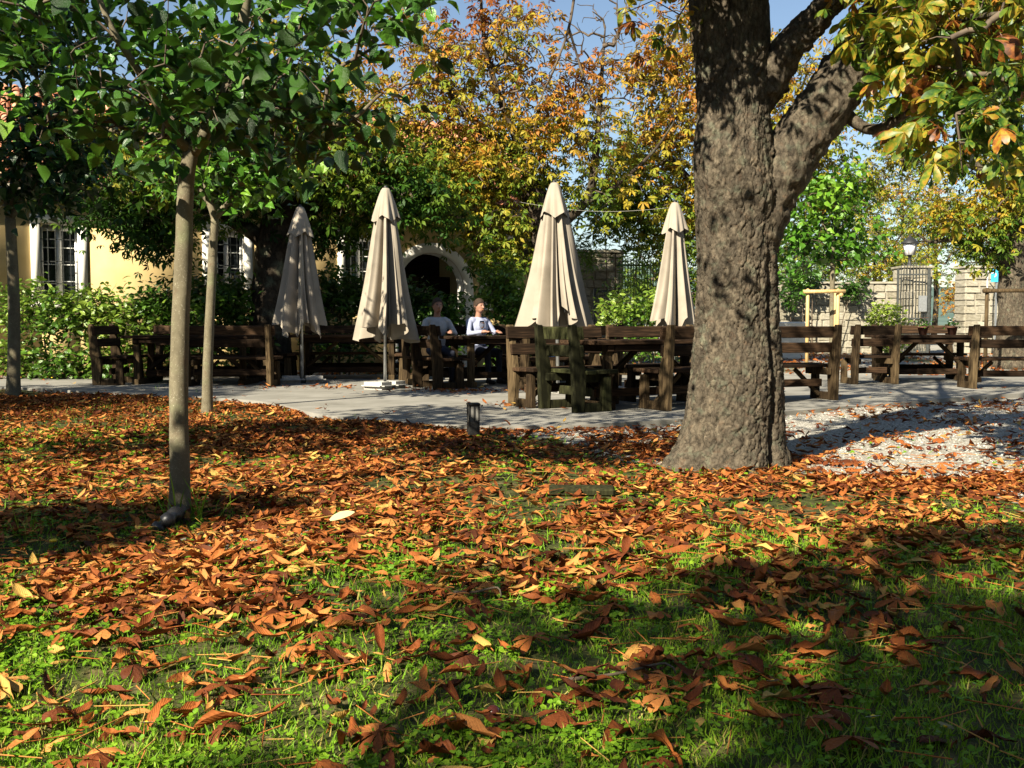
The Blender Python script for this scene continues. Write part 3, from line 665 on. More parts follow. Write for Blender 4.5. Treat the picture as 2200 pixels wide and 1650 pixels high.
# near chestnut leaves: green turning yellow with rust blotches along the edges
m, N, L, P = mat('chestnut_leaf_near')
a = N.new('ShaderNodeAttribute'); a.attribute_name = 'tint'
nz, _ = noise_n(N, L, 9, 5, 'Object')
q = node(N, 'ShaderNodeMath', operation='MULTIPLY_ADD'); L.new(nz.outputs[0], q.inputs[0]); q.inputs[1].default_value = 1.15; L.new(a.outputs['Fac'], q.inputs[2])
s = node(N, 'ShaderNodeMath', operation='SUBTRACT'); L.new(q.outputs[0], s.inputs[0]); s.inputs[1].default_value = .56
r = ramp(N, L, s.outputs[0], AUT); L.new(r.outputs[0], P.inputs['Base Color']); P.inputs['Roughness'].default_value = .45
t = N.new('ShaderNodeBsdfTranslucent'); L.new(r.outputs[0], t.inputs[0]); mxs = N.new('ShaderNodeMixShader'); mxs.inputs[0].default_value = .38
L.new(P.outputs[0], mxs.inputs[1]); L.new(t.outputs[0], mxs.inputs[2]); L.new(mxs.outputs[0], N['Material Output'].inputs[0]); M['autumnnear'] = m
big_chestnut()

# --- chestnuts behind the terrace
dA = 19.2
tree('chestnut_tree', 'chestnut with black trunk and low limb, behind the leftmost parasol', 'tree',
     [(np.array([at(578, 800, dA) * [1, 1, 0]] + px(dA, (578, 690), (582, 600), (588, 530), (600, 470), (620, 400))), .36, .27),
      (px(dA, (590, 540), (550, 505), (505, 478), (455, 455), (400, 420), (330, 390)), .20, .07), (px(dA, (605, 450), (660, 380), (730, 320), (800, 270)), .18, .05),
      (px(dA, (615, 420), (600, 330), (570, 230), (550, 120)), .2, .05), (px(dA, (600, 480), (690, 430), (780, 420), (860, 400)), .14, .04), ([at(600, 450, dA), at(500, 380, dA - 1.2), at(400, 350, dA - 2)], .15, .04)],
     [B(300, 430, dA - 1, 1.5, 1.2, .8, 2.2), B(470, 350, dA - .6, 1.6, 1.5, 1, 3), B(650, 330, dA, 1.6, 1.5, 1.1, 3), B(800, 400, dA - .3, 1.3, 1.2, .9, 2.2), B(330, 520, dA - 1, .7, .6, .38, .4), B(900, 450, dA, .9, .9, .7, 1.2),
      B(560, 180, dA, 2.0, 1.6, 1.1, 2.2), B(220, 300, dA, 1.2, 1.2, 1, 1.2), B(700, 500, dA + .3, .8, .7, .35, .8)],
     760, 10, .25, .33, M['barkfar'], M['autumn'], 'palm', False, 0, (.04, .64), group='chestnuts behind the terrace', tip=.007, tgrad=.08, wob=.3)
dB = 22.5
barB = blob_points([B(1280, 150, dB, 1.4, 1, 1.6, 3), B(950, 110, dB, 2, 1, 1.1, 2), B(1330, 60, dB, .7, .8, 1.4, 2), B(1130, 130, dB, 1.3, 1, 1.4, 2.5)], 420)
tree('chestnut_tree', 'thinning orange chestnut with bare upright shoots, behind the tallest parasol', 'tree',
     [(np.array([at(1165, 800, dB) * [1, 1, 0]] + px(dB, (1165, 690), (1168, 600), (1172, 520), (1160, 450), (1140, 400))), .36, .26),
      (px(dB, (1165, 470), (1120, 410), (1060, 370), (980, 320), (900, 300)), .2, .05), (px(dB, (1170, 520), (1220, 470), (1265, 420), (1280, 330), (1290, 200), (1300, 60)), .15, .02),
      (px(dB, (1150, 420), (1110, 300), (1070, 200), (1040, 80), (1030, -60)), .14, .02), (px(dB, (1250, 440), (1320, 400), (1400, 330), (1450, 260)), .08, .02), (px(dB, (1110, 330), (1000, 240), (930, 130), (880, 40)), .12, .03)],
     [B(860, 250, dB, 1.5, 1.4, 1.2, 1.3), B(1000, 200, dB, 1.6, 1.4, 1.3, 2.4), B(1060, 360, dB, 1.7, 1.5, 1.0, 4.5), B(930, 400, dB, 1.5, 1.3, .9, 4), B(1180, 260, dB, 1.2, 1.3, 1, 1.2), B(920, 80, dB, 1.8, 1.3, 1, .6), B(1060, 500, dB - .3, 1.1, 1., .6, 1.6),
      B(1290, 400, dB, 1, 1, .8, 1), B(1110, 90, dB, 1.3, 1, 1, 1.), B(1250, 230, dB, .9, 1, 1.2, 1.0), B(780, 330, dB, 1, 1, 1, .9), B(1080, 560, dB - .5, .7, .6, .4, .6)],
     800, 8, .27, .32, M['barkfar'], M['autumn'], 'palm', False, 0, (.22, .84), group='chestnuts behind the terrace', bare=barB, tip=.0075, tgrad=.10, wob=.3)
dC = 25.
tree('chestnut_tree', 'dense golden orange chestnut between the right parasol and the huge trunk', 'tree',
     [(np.array([at(1560, 790, dC) * [1, 1, 0]] + px(dC, (1560, 680), (1555, 560), (1550, 450), (1545, 350))), .34, .24),
      (px(dC, (1550, 480), (1490, 400), (1430, 320), (1400, 220)), .16, .04), (px(dC, (1548, 400), (1600, 300), (1640, 200), (1660, 60)), .16, .04), (px(dC, (1545, 360), (1520, 230), (1490, 100), (1470, -40)), .16, .04), (px(dC, (1552, 450), (1640, 390), (1720, 340), (1790, 300)), .13, .04)],
     [B(1400, 330, dC, 1.3, 1.4, 1.4, 2.4), B(1430, 180, dC, 1.2, 1.3, 1.2, 1.3), B(1450, 470, dC, 1.4, 1.3, .9, 2.2), B(1480, 60, dC, 1.1, 1.2, 1, .8), B(1580, 250, dC, 1.8, 1.5, 2, 2), B(1720, 330, dC, 1.4, 1.3, 1.1, 1.8), B(1800, 400, dC + .5, 1.3, 1.2, .8, 1.1), B(1750, 180, dC, 1.2, 1.2, 1.2, .8), B(1340, 430, dC, .8, .9, .8, 1)],
     600, 10, .28, .33, M['barkfar'], M['autumn'], 'palm', False, 0, (.24, .80), group='chestnuts behind the terrace', tip=.0075, tgrad=.07, wob=.3)
dE = 24.
tree('chestnut_tree', 'chestnut with mottled trunk at the right edge beside the gate pillar', 'tree',
     [(np.array([at(2178, 790, dE) * [1, 1, 0]] + px(dE, (2178, 690), (2176, 600), (2178, 500), (2188, 420), (2200, 340))), .36, .28),
      (px(dE, (2178, 560), (2130, 545), (2085, 530), (2040, 515), (2000, 520), (1965, 500)), .15, .05), (px(dE, (2185, 440), (2130, 390), (2080, 330), (2050, 240)), .18, .05), (px(dE, (2195, 380), (2180, 250), (2150, 120), (2140, -20)), .2, .05),
      (px(dE, (2100, 360), (2050, 350), (1990, 345), (1940, 360)), .07, .02), (px(dE, (2200, 340), (2260, 230), (2300, 80)), .2, .05)],
     [B(2130, 470, dE - .3, .9, .9, .7, 2), B(2170, 330, dE, 1.3, 1.2, 1.2, 2.4), B(2080, 200, dE, 1.4, 1.2, 1.3, 1.2), B(2180, 130, dE, 1.6, 1.4, 1.2, 2.2), B(1990, 350, dE, .9, .8, .5, .7), B(2240, 420, dE, 1.2, 1.2, 1.2, 2), B(2010, 470, dE, .8, .8, .4, .5), B(2090, 560, dE, .5, .5, .3, .4), B(1930, 260, dE, 1.0, .9, .8, .5)],
     420, 9, .25, .32, M['barkbig'], M['autumn'], 'palm', False, 0, (.05, .75), group='chestnuts behind the terrace', tip=.0075, wob=.3)
gD = gp(1788, 792); dD = gD[1]
tree('staked_tree', 'bright green young tree held by the pale wooden stake frame', 'tree',
     [([gD - np.array([0, 0, .05])] + px(dD, (1788, 700), (1788, 620), (1789, 560), (1790, 500)), .07, .05), (px(dD, (1790, 520), (1760, 470), (1730, 430)), .04, .012), (px(dD, (1790, 510), (1830, 460), (1860, 430)), .04, .012), (px(dD, (1790, 510), (1795, 440), (1790, 360)), .04, .012)],
     [B(1780, 480, dD, 1.0, .9, .9, 3), B(1720, 520, dD, .7, .7, .5, 1.2), B(1850, 530, dD, .75, .7, .5, 1.3), B(1790, 400, dD, .8, .8, .5, 1), B(1705, 590, dD, .35, .4, .3, .4)],
     170, 9, .2, .2, M['barkyoung'], M['green'], 'heart', False, 0, (.45, 1.), tip=.004, tk=8, wob=.06, maxr=.02)

# --- trees beyond the wall
for (x, y, d, r, tt, lb) in [(1730, 540, 44, 2.2, (.15, .6), 'mixed green tree behind the stone wall, nearest the huge trunk'), (1880, 560, 48, 2.3, (.2, .7), 'yellow-green tree behind the wall left of the street lamp'),
                             (2010, 520, 52, 2.6, (.15, .65), 'pale leafy tree above the gate gap'), (2075, 640, 41, .8, (.55, .75), 'small golden orange tree growing beside the gate opening'),
                             (1940, 430, 56, 3.0, (.3, .8), 'tall far tree rising over the street lamp'), (1450, 620, 33, 1.8, (.15, .5), 'bushy tree behind the green railing'), (2290, 560, 46, 3., (.1, .6), 'dark tree beyond the right gate pillar')]:
    c = at(x, y, d); b0 = np.array([c[0], d, 0]); t0 = c + np.array([0, 0, -.3 * r])
    tree('distant_tree', lb, 'tree', [([b0, (b0 + t0) / 2 + np.array([.1, 0, 0]), t0], .16, .1), ([t0, c + np.array([-.4 * r, 0, .3 * r]), c + np.array([-.7 * r, 0, .7 * r])], .08, .03), ([t0, c + np.array([.4 * r, .2, .3 * r]), c + np.array([.7 * r, 0, .8 * r])], .08, .03), ([t0, c + np.array([0, .2, .5 * r]), c + np.array([.1, 0, r])], .08, .03)],
         [(c[0], c[1], c[2], r, r, r * .9, 3), (c[0] - .7 * r, c[1], c[2] - .3 * r, r * .6, r * .6, r * .6, 1), (c[0] + .7 * r, c[1], c[2] - .2 * r, r * .6, r * .6, r * .6, 1), (c[0], c[1], c[2] + .8 * r, r * .6, r * .6, r * .5, .7)],
         int(70 + 45 * r), 7, .1 * r + .08, .42 if r > 1 else .25, M['barkfar'], M['autumn'], 'palmx', False, 0, tt, group='trees beyond the stone wall', tip=.009, tk=6)

# --- trees standing behind the viewer, whose shade falls over the lawn
tree('chestnut_tree', 'chestnut behind the viewer shading the lower right of the lawn', 'tree',
     [([(-3.6, -5.8, 0), (-3.65, -5.7, 1.5), (-3.7, -5.3, 3), (-3.7, -4.6, 4.2)], .3, .18), ([(-3.7, -4.9, 3.6), (-3.4, -3.9, 4.6), (-3.1, -2.6, 5.1), (-2.6, -1.6, 5.2), (-2.0, -1.0, 5.2)], .10, .02), ([(-3.7, -4.9, 3.6), (-4.2, -3.6, 4.6), (-4.4, -2.2, 5.2)], .10, .02), ([(-3.7, -4.6, 4.2), (-3.0, -3.6, 5.0), (-2.5, -2.9, 5.3)], .10, .02)],
     [(-3.2, -3.4, 5.1, .62, .5, .35, 2.6), (-2.55, -2.75, 5.1, .65, .5, .35, 2.4), (-3.75, -2.5, 5.1, .4, .35, .25, .7), (-3.0, -1.85, 5.1, .5, .4, .3, 1.1), (-2.1, -1.05, 5.1, .55, .4, .3, 1.1), (-4.35, -3.55, 5.1, .5, .4, .3, 1), (-4.45, -2.0, 5.1, .3, .25, .2, .5), (-2.2, -3.6, 5.3, .8, .7, .4, 2)],
     165, 8, .11, .29, M['barkfar'], M['autumn'], 'palm', False, 0, (.1, .6), tip=.006, maxr=.03, group='chestnuts around the viewer')
tree('young_tree', 'young tree left of the viewer shading the left edge of the lawn', 'tree',
     [([(-6.0, .6, 0), (-6.0, .6, 1.2), (-6.0, .65, 2.4)], .06, .045), ([(-6, .65, 2.3), (-5.6, .8, 3.2), (-5.3, .9, 3.9)], .03, .01), ([(-6, .65, 2.3), (-6.3, .4, 3.2), (-6.6, .3, 4)], .03, .01)],
     [(-5.8, .7, 3.7, .9, .8, .5, 2), (-5.0, 1.3, 3.4, .6, .6, .35, 1.4), (-4.3, 1.9, 3.2, .4, .4, .25, .7), (-6.5, .3, 4, .7, .7, .5, 1)],
     200, 9, .13, .16, M['barkyoung'], M['green'], 'heart', False, 0, (0, .8), tip=.003, group='young trees on the lawn', maxr=.02)

for (bx, by, hh, rr, lb) in [(-5.0, 5.7, 3.1, 1.55, 'young tree just outside the left picture edge beside the nearest one'), (-9.3, 11.2, 4.2, 2.1, 'broad young tree outside the left edge shading the leftmost table'), (-8.4, 12.6, 5.2, 2.0, 'taller young tree outside the left edge beside the far lawn')]:
    tree('young_tree', lb, 'tree', [([(bx, by, 0), (bx, by + .03, hh * .4), (bx + .03, by, hh - rr * .5)], .06, .045), ([(bx, by, hh - rr * .5), (bx + .4 * rr, by, hh), (bx + .7 * rr, by + .1, hh + .4 * rr)], .03, .01), ([(bx, by, hh - rr * .5), (bx - .4 * rr, by, hh), (bx - .7 * rr, by - .1, hh + .4 * rr)], .03, .01), ([(bx, by, hh - rr * .5), (bx, by + .2, hh + .2 * rr), (bx, by, hh + .8 * rr)], .03, .01)],
         [(bx, by, hh, rr, rr, rr * .6, 2), (bx + .3, by + .2, hh + .8 * rr, rr * .9, rr * .9, rr * .6, 1.6)], int(170 * rr), 9, .14, .16, M['barkyoung'], M['green'], 'heart', False, 0, (0, .7), tip=.003, group='young trees on the lawn', maxr=.02)

for (bx, by, hh, rr, lb) in [(8.2, 1.2, 6.2, 3.0, 'unseen chestnut added right of the viewer to cut sky light'), (4.0, -6.5, 6.5, 3.2, 'unseen chestnut added behind the viewer on the right to cut sky light'), (-13., 4.5, 6., 2.8, 'unseen chestnut added far left of the viewer to cut sky light')]:  # unseen crowns added around the viewer to block sky fill and deepen shade
    tree('chestnut_tree', lb, 'tree', [([(bx, by, 0), (bx, by + .1, hh * .3), (bx + .1, by, hh - rr * .7)], .34, .26), ([(bx, by, hh - rr * .7), (bx + .4 * rr, by, hh), (bx + .7 * rr, by + .1, hh + .4 * rr)], .16, .05), ([(bx, by, hh - rr * .7), (bx - .4 * rr, by, hh), (bx - .7 * rr, by - .1, hh + .4 * rr)], .16, .05), ([(bx, by, hh - rr * .7), (bx, by + .4 * rr, hh), (bx, by + .7 * rr, hh + .3 * rr)], .16, .05), ([(bx, by, hh - rr * .7), (bx, by - .4 * rr, hh), (bx, by - .7 * rr, hh + .3 * rr)], .16, .05)],
         [(bx, by, hh, rr, rr, rr * .6, 2), (bx + .3, by + .2, hh + .6 * rr, rr * .9, rr * .9, rr * .6, 1.4)], 420, 8, .26, .36, M['barkfar'], M['autumn'], 'palmx', False, 0, (.1, .6), tip=.008, group='chestnuts around the viewer')

n = 13000; az = rng.uniform(R(100), R(440), n); az = np.where((az > R(55)) & (az < R(125)), az + R(180), az); rad = rng.uniform(17, 24, n)  # unseen leaf belt added to screen off the bright low sky
wx_, wy_ = rad * np.cos(az), rad * np.sin(az) - 2; hm = 6.6 + 2.6 * fbm(wx_ * .25, wy_ * .25, 3., 3); keep = (wy_ < 6) & (np.abs(wx_) + np.maximum(-wy_, 0) > 9); pos = np.stack([wx_, wy_, hm * rng.random(n) ** .8], 1)[keep]; n = len(pos)
b = NP(); v, fc = PALM_X[0]; V, F = scatter(v, fc, frames(np.array([0, 0, .6]) + rng.normal(size=(n, 3)) * .7, rng.normal(size=(n, 3))), pos, rng.uniform(1.0, 1.7, n)); b.add(V, F, np.repeat(.1 + .5 * rng.random(n), len(fc)))
tag(link('sky_screen_leaves', b.mesh('sky_screen_leaves'), M['autumn']), 'unseen belt of leaves added around the viewer to block low sky light', 'sky_screen', kind='stuff')

# ---------------------------------------------------------------- yellow house
WA = R(25)
house = empty('yellow_house', (-9.23, 21., 0), WA)
tag(house, 'long low yellow house with white window surrounds, arched doorway and red tiled roof', 'house')
def hbox(nb, s0, s1, y0, y1, z0, z1):
    V = np.array([(s, y, z) for s in (s0, s1) for y in (y0, y1) for z in (z0, z1)]); F = np.array([(0, 1, 3, 2), (4, 6, 7, 5), (0, 4, 5, 1), (2, 3, 7, 6), (0, 2, 6, 4), (1, 5, 7, 3)]); nb.add(V, F)
WIN = [0., 3.35, 6.33, 9.85]; WW, WZ0, WZ1 = .36, 1.5, 3.08; EAVE = 3.85; ARC, AR, AZ = 8.08, .82, 1.9
w = NP(); S0, S1 = -7., 11.0; T_ = .38
cuts = [(c - WW, c + WW, WZ0, WZ1) for c in WIN[:3]] + [(ARC - AR, ARC + AR, 0, None)] + [(WIN[3] - WW, WIN[3] + WW, WZ0, WZ1)]
s = S0
for a, b, z0, z1 in cuts:
    hbox(w, s, a, 0, T_, 0, EAVE)
    if z1: hbox(w, a, b, 0, T_, 0, z0); hbox(w, a, b, 0, T_, z1, EAVE)
    else:
        th = np.linspace(math.pi, 0, 21); arc = [(ARC + AR * math.cos(t), AZ + AR * math.sin(t)) for t in th]
        for (x0, q0), (x1, q1) in zip(arc[:-1], arc[1:]):
            V = np.array([(x0, y, z) for y in (0, T_) for z in (q0, EAVE)] + [(x1, y, z) for y in (0, T_) for z in (q1, EAVE)])
            w.add(V, np.array([(0, 1, 5, 4), (2, 6, 7, 3), (0, 4, 6, 2)]))
    s = b
hbox(w, s, S1, 0, T_, 0, EAVE); hbox(w, S1 - .3, S1, T_, 8, 0, EAVE); hbox(w, S0, S0 + .3, T_, 8, 0, EAVE); hbox(w, S0, S1, 7.7, 8, 0, EAVE)
link('wall', w.mesh('wall'), M['ochre'], house)
for c in WIN:
    win = empty('window'); win.parent = house; win.location = (c, 0, 0)
    sr = NP()
    for q in ((-WW - .17, -WW, -.03, .04, WZ0 - .02, WZ1), (WW, WW + .17, -.03, .04, WZ0 - .02, WZ1), (-WW - .17, WW + .17, -.03, .04, WZ1, WZ1 + .17), (-WW - .22, WW + .22, -.08, .05, WZ0 - .13, WZ0 - .02)): hbox(sr, *q)
    # white painted reveals
    for q in ((-WW, -WW + .012, .04, .3, WZ0, WZ1), (WW - .012, WW, .04, .3, WZ0, WZ1), (-WW, WW, .04, .3, WZ1 - .012, WZ1), (-WW, WW, .04, .3, WZ0, WZ0 + .012)): hbox(sr, *q)
    link('surround', sr.mesh('surround'), M['white'], win)
    fr = NP(); z0, z1 = WZ0 + .012, WZ1 - .012; u = WW - .012
    for q in ((-u, -u + .05, .2, .26, z0, z1), (u - .05, u, .2, .26, z0, z1), (-.05, .05, .19, .26, z0, z1), (-u + .05, u - .05, .2, .26, z0, z0 + .06), (-u + .05, u - .05, .2, .26, z1 - .12, z1)): hbox(fr, *q)
    link('frame', fr.mesh('frame'), M['whitewood'], win)
    for sg in (-1, 1):
        for k in range(4):
            h = (z1 - .12 - z0 - .06) / 4; zc = z0 + .06 + h * (k + .5)
            box('pane', (sg * (u / 2), .24, zc), (u - .1, .008, h - .018), M['glass'], win, bev=0)
            if k: box('glazing_bar', (sg * (u / 2), .228, zc - h / 2), (u - .1, .02, .018), M['whitewood'], win, bev=0)
    for x in (-.21, -.07, .07, .21): box('bar', (x, .03, (z0 + z1) / 2), (.016, .016, z1 - z0), M['iron'], win, bev=0)
    for z in (z0 + .35, z0 + .8, z0 + 1.25): box('bar', (0, .045, z), (2 * u, .012, .02), M['iron'], win, bev=0)
door = empty('doorway'); door.parent = house
dr = NP(); th = np.linspace(math.pi, 0, 25); RO = AR + .24
pts = [(ARC - AR, 0), *[(ARC + AR * math.cos(t), AZ + AR * math.sin(t)) for t in th], (ARC + AR, 0)]
pto = [(ARC - RO, 0), *[(ARC + RO * math.cos(t), AZ + RO * math.sin(t)) for t in th], (ARC + RO, 0)]
for i in range(len(pts) - 1):
    a, b, c, d = pts[i], pts[i + 1], pto[i + 1], pto[i]
    V = np.array([(p[0], -.04, p[1]) for p in (a, b, c, d)] + [(p[0], .002, p[1]) for p in (a, b, c, d)])
    dr.add(V, np.array([(0, 1, 2, 3), (2, 6, 7, 3), (0, 4, 5, 1)]))
    ai = [(ARC + (p[0] - ARC) * .988, p[1] if i in (0, len(pts) - 2) else AZ + (p[1] - AZ) * .988) for p in (a, b)]
    dr.add(np.array([(ai[0][0], .0, ai[0][1]), (ai[1][0], .0, ai[1][1]), (ai[1][0], T_, ai[1][1]), (ai[0][0], T_, ai[0][1])]), np.array([(0, 1, 2, 3)]))
link('surround', dr.mesh('surround'), M['white'], door)
for sg in (-1, 1): box('door_leaf', (ARC + sg * AR / 2, .9, 1.1), (AR - .02, .06, 2.2), M['wood'], door)
box('back_wall', (ARC, 2.4, 1.6), (2.2, .1, 3.2), M['wood'], door)
# roof with overhanging eaves and clay tiles
roof = link('roof', None, parent=house)
pitch = math.atan2(2.75, 4.4); rl = math.hypot(2.75, 4.4)
rb = NP(); V = np.array([(s_, y, z) for s_ in (S0 - .3, S1 + .3) for (y, z) in ((-.45, EAVE - .06), (4., EAVE + 2.72), (8.45, EAVE - .06), (-.45, EAVE - .2), (4., EAVE + 2.58), (8.45, EAVE - .2))])
rb.add(V, np.array([(0, 6, 7, 1), (1, 7, 8, 2), (3, 4, 10, 9), (4, 5, 11, 10), (0, 3, 9, 6), (2, 8, 11, 5), (0, 1, 4, 3), (1, 2, 5, 4), (6, 9, 10, 7), (7, 10, 11, 8)]))
link('roof_slab', rb.mesh('roof_slab'), M['mortar'], roof)
a = np.linspace(0, math.pi, 7); tv = []
for y, r in ((0, .105), (.44, .085)): tv += [(r * math.cos(t), y, r * .9 * math.sin(t) + .012 * (y < .1)) for t in a]
tv += [(p[0] * .86, p[1], p[2] - .014) for p in tv]; tf = [(i, i + 1, i + 8, i + 7) for i in range(6)] + [(14 + i, 14 + i + 7, 14 + i + 8, 14 + i + 1) for i in range(6)] + [(i, 14 + i, 15 + i, i + 1) for i in range(6)]
tile = mesh_np('tile', np.array(tv), np.array(tf), smooth=True); tile.materials.append(M['tile'])
ux, uz = math.cos(pitch), math.sin(pitch); rest = NP(); cnt = 0
for ci, sx in enumerate(np.arange(S0 - .2, S1 + .25, .215)):
    for rw in range(14):
        q = rw * .365; loc = np.array([sx + rng.normal() * .008, -.47 + ux * q, EAVE - .055 + uz * q + .012])
        if -1.3 < sx < 3.25 and cnt < 300:
            o = bpy.data.objects.new('tile', tile); COL.objects.link(o); o.parent = roof; o.location = loc; o.rotation_euler = (pitch - .03, 0, rng.normal() * .03); cnt += 1
        else:
            v = np.array(tv); v = np.stack([v[:, 0], v[:, 1] * ux - v[:, 2] * uz, v[:, 1] * uz + v[:, 2] * ux], 1); rest.add(v + loc, np.array(tf))
o = link('tile_field', rest.mesh('tile_field', True), M['tile'], roof); o['kind'] = 'stuff'

# ---------------------------------------------------------------- stone walls, pillars, gate, lamp
_st = []
for i in range(6):
    bm = bmesh.new(); bmesh.ops.create_cube(bm, size=1); bmesh.ops.bevel(bm, geom=bm.edges[:], offset=.09, segments=1, affect='EDGES')
    for v in bm.verts: v.co += Vector([random.uniform(-.035, .035) for _ in range(3)])
    me = bpy.data.meshes.new('stone'); bm.to_mesh(me); bm.free(); me.materials.append(M['stone']); _st.append(me)
def stones(name, label, cat, x0, x1, y, h, th=.5, course=.23, w=(.3, .6), rz=0, cap=True, group=None):
    root = empty(name, ((x0 + x1) / 2, y, 0), rz); L_ = x1 - x0
    box('mortar_core', (0, 0, h / 2 - .01), (L_ - .06, th - .07, h - .02), M['mortar'], root, bev=0)
    z = 0
    while z < h - .05:
        hh = min(course * random.uniform(.85, 1.2), h - z)
        if h - z - hh < .1: hh = h - z
        x = -L_ / 2
        while x < L_ / 2 - .02:
            ww = min(random.uniform(*w), L_ / 2 - x)
            if L_ / 2 - x - ww < .12: ww = L_ / 2 - x
            o = bpy.data.objects.new('stone', random.choice(_st)); COL.objects.link(o); o.parent = root
            o.location = (x + ww / 2, random.uniform(-.012, .012), z + hh / 2); o.scale = (ww - .012, th, hh - .012); x += ww
        z += hh
    if cap:
        box('coping', (0, 0, h + .04), (L_ + .08, th + .1, .08), M['stone'], root, bev=.015)
    tag(root, label, cat, group); return root
dW = 36.
def xw(p, d): return at(p, 700, d)[0]
stones('stone_wall', 'sunlit coursed stone wall running left of the gate', 'wall', xw(1670, dW), xw(1922, dW), dW, 2.42)
stones('gate_pillar', 'stone gate pillar carrying the street lamp', 'pillar', xw(1922, dW), xw(1986, dW), dW - .15, 2.95, .95)
stones('gate_pillar', 'wide stone gate pillar right of the gate opening, dark shadow stripes across it', 'pillar', xw(2056, dW), xw(2240, dW), dW - .15, 2.95, .95)
dN = 28.
stones('stone_wall', 'short piece of grey stone wall glimpsed behind the tallest parasol', 'wall', xw(1235, dN), xw(1338, dN), dN, 2.95, course=.2)
box_o = box('plaster_block', (xw(1697, 30), 30, .55), (.95, .5, 1.1), M['plaster'], bev=.04); tag(box_o, 'bright white plastered block in front of the stone wall beside the huge trunk', 'wall')
# gate leaf swung open
gate = empty('iron_gate', (xw(1932, 35), 35.2, 0), R(-10)); tag(gate, 'open wrought iron gate leaf in front of the lamp pillar', 'gate')
GW = 1.0; GH = 2.92
for x in (0, GW): box('stile', (x, 0, GH / 2), (.07 if x == 0 else .10, .06, GH), M['iron'], gate)
for z in (.08, .95, 1.22, 2.72): box('rail', (GW / 2, 0, z), (GW - .09, .035, .05), M['iron'], gate)
for i in range(9):
    x = .1 + i * .1; zt = GH + .12 + .1 * math.sin(i / 8 * math.pi)
    box('bar', (x, .0, zt / 2), (.022, .022, zt), M['iron'], gate, bev=.003)
for i in range(8): box('bar', (.15 + i * .1, 0, .52), (.018, .018, .95), M['iron'], gate, bev=.003)
lb = empty('lock_box'); lb.parent = gate; lb.location = (GW - .2, -.06, 1.72); box('case', (0, 0, 0), (.28, .1, .55), M['steel'], lb, bev=.015)
lamp = empty('street_lamp', (xw(1951, dW - .15), dW - .15, 3.03)); tag(lamp, 'old-fashioned lantern on a short post atop the gate pillar', 'street lamp')
link('post', lathe([(.0, 0), (.11, 0), (.11, .05), (.05, .09), (.05, .33), (.08, .36), (.08, .4), (0, .4)], 12), M['black'], lamp)
link('glass', lathe([(0, .40), (.17, .40), (.245, .78), (.24, .79), (0, .79)], 6), M['lampglass'], lamp)
link('cap', lathe([(.0, .79), (.31, .79), (.31, .81), (.16, .95), (.05, 1.02), (.03, 1.1), (0, 1.12)], 12), M['black'], lamp)
for i in range(6):
    t = i * math.pi / 3; beam('rib', (.172 * math.cos(t), .172 * math.sin(t), .39), (.25 * math.cos(t), .25 * math.sin(t), .8), .018, .018, M['black'], lamp, bev=0)
# sign, white bent pole, railing with small mesh door
sg = empty('blue_sign', (xw(2140, 34), 34., 0)); tag(sg, 'blue and white square sign showing above the right gate pillar', 'sign')
zs = at(2140, 592, 34)[2]
box('post', (0, .06, zs / 2), (.06, .06, zs), M['steel'], sg); box('panel', (0, 0, zs), (.42, .02, .42), M['blue'], sg, bev=0)
box('white_band', (.145, -.014, zs), (.125, .008, .41), M['signwhite'], sg, bev=0)
t = np.linspace(-1.2, 2.6, 14); ar = NP(); ar.tube(np.stack([-.13 + .075 * np.cos(t), np.full(14, -.018), .02 + .075 * np.sin(t)], 1), .022, 6)
link('swirl', ar.mesh('swirl'), M['signwhite'], sg, (0, 0, zs))
wp = NP(); wp.tube(catmull([(0, 0, 0), (0, 0, 1.5), (0, 0, 2.55), (.02, 0, 2.85), (-.03, 0, 3.1), (-.14, 0, 3.2)], 20), .022, 8)
tag(link('white_pole', wp.mesh('white_pole', True), M['whitewood'], loc=(xw(2119, 34.5), 34.5, 0)), 'thin white pole with bent top before the right pillar', 'pole')
rail = empty('green_railing', (xw(1330, 26.5), 26.5, 0), R(8)); tag(rail, 'tall dark green iron railing overgrown with oleander', 'fence')
for i in range(22): box('bar', (i * .075, 0, 1.35), (.022, .022, 2.7), M['greeniron'], rail, bev=.003)
for z in (.25, 1.2, 2.55): box('rail', (.79, .025, z), (1.66, .02, .045), M['greeniron'], rail)
md = empty('mesh_gate', (xw(1278, 25), 25, 0)); tag(md, 'low black framed wire mesh panel beside the green railing', 'gate')
for x in (0, .58): box('post', (x, 0, .95), (.07, .07, 1.9), M['black'], md)
box('rail', (.29, 0, 1.83), (.5, .05, .06), M['black'], md)
for i in range(9): box('wire', (.06 + i * .058, 0, 1.35), (.008, .008, .9), M['black'], md, bev=0)
for i in range(9): box('wire', (.29, .006, .95 + i * .095), (.52, .006, .008), M['black'], md, bev=0)

# ---------------------------------------------------------------- shrubs
def shrub(label, blobs, n, per, size, kind='oval', tint=(.1, .9), name='shrub', group='shrubs in front of the house', m='hedge', spread=.13, stems=None):
    Z = np.array([b[:3] for b in blobs]); c = Z.mean(0); b0 = np.array([c[0], c[1] + .15, 0.])
    limbs = [([b0 + [rng.normal() * .05, 0, 0], (b0 + c) / 2, c], .03, .015)]
    for b in blobs:
        q = np.array(b[:3]); f = np.array([q[0] * .6 + c[0] * .4, q[1], 0]); limbs.append(([f, (f + q) / 2 + [0, 0, .1], q], .022, .01))
    return tree(name, label, 'shrub', limbs, blobs, n, per, spread, size, M['twig'], M[m], kind, False, 0, tint, group=group, tip=.003, tk=5, wob=.1, upw=.9, maxr=.01)
dH = 18.6
def HB(x, y, d, rx, rz, w=1): return (*at(x, y - (18 if y < 730 else 0), d), rx * 1.05, .55, rz * 1.05, w)
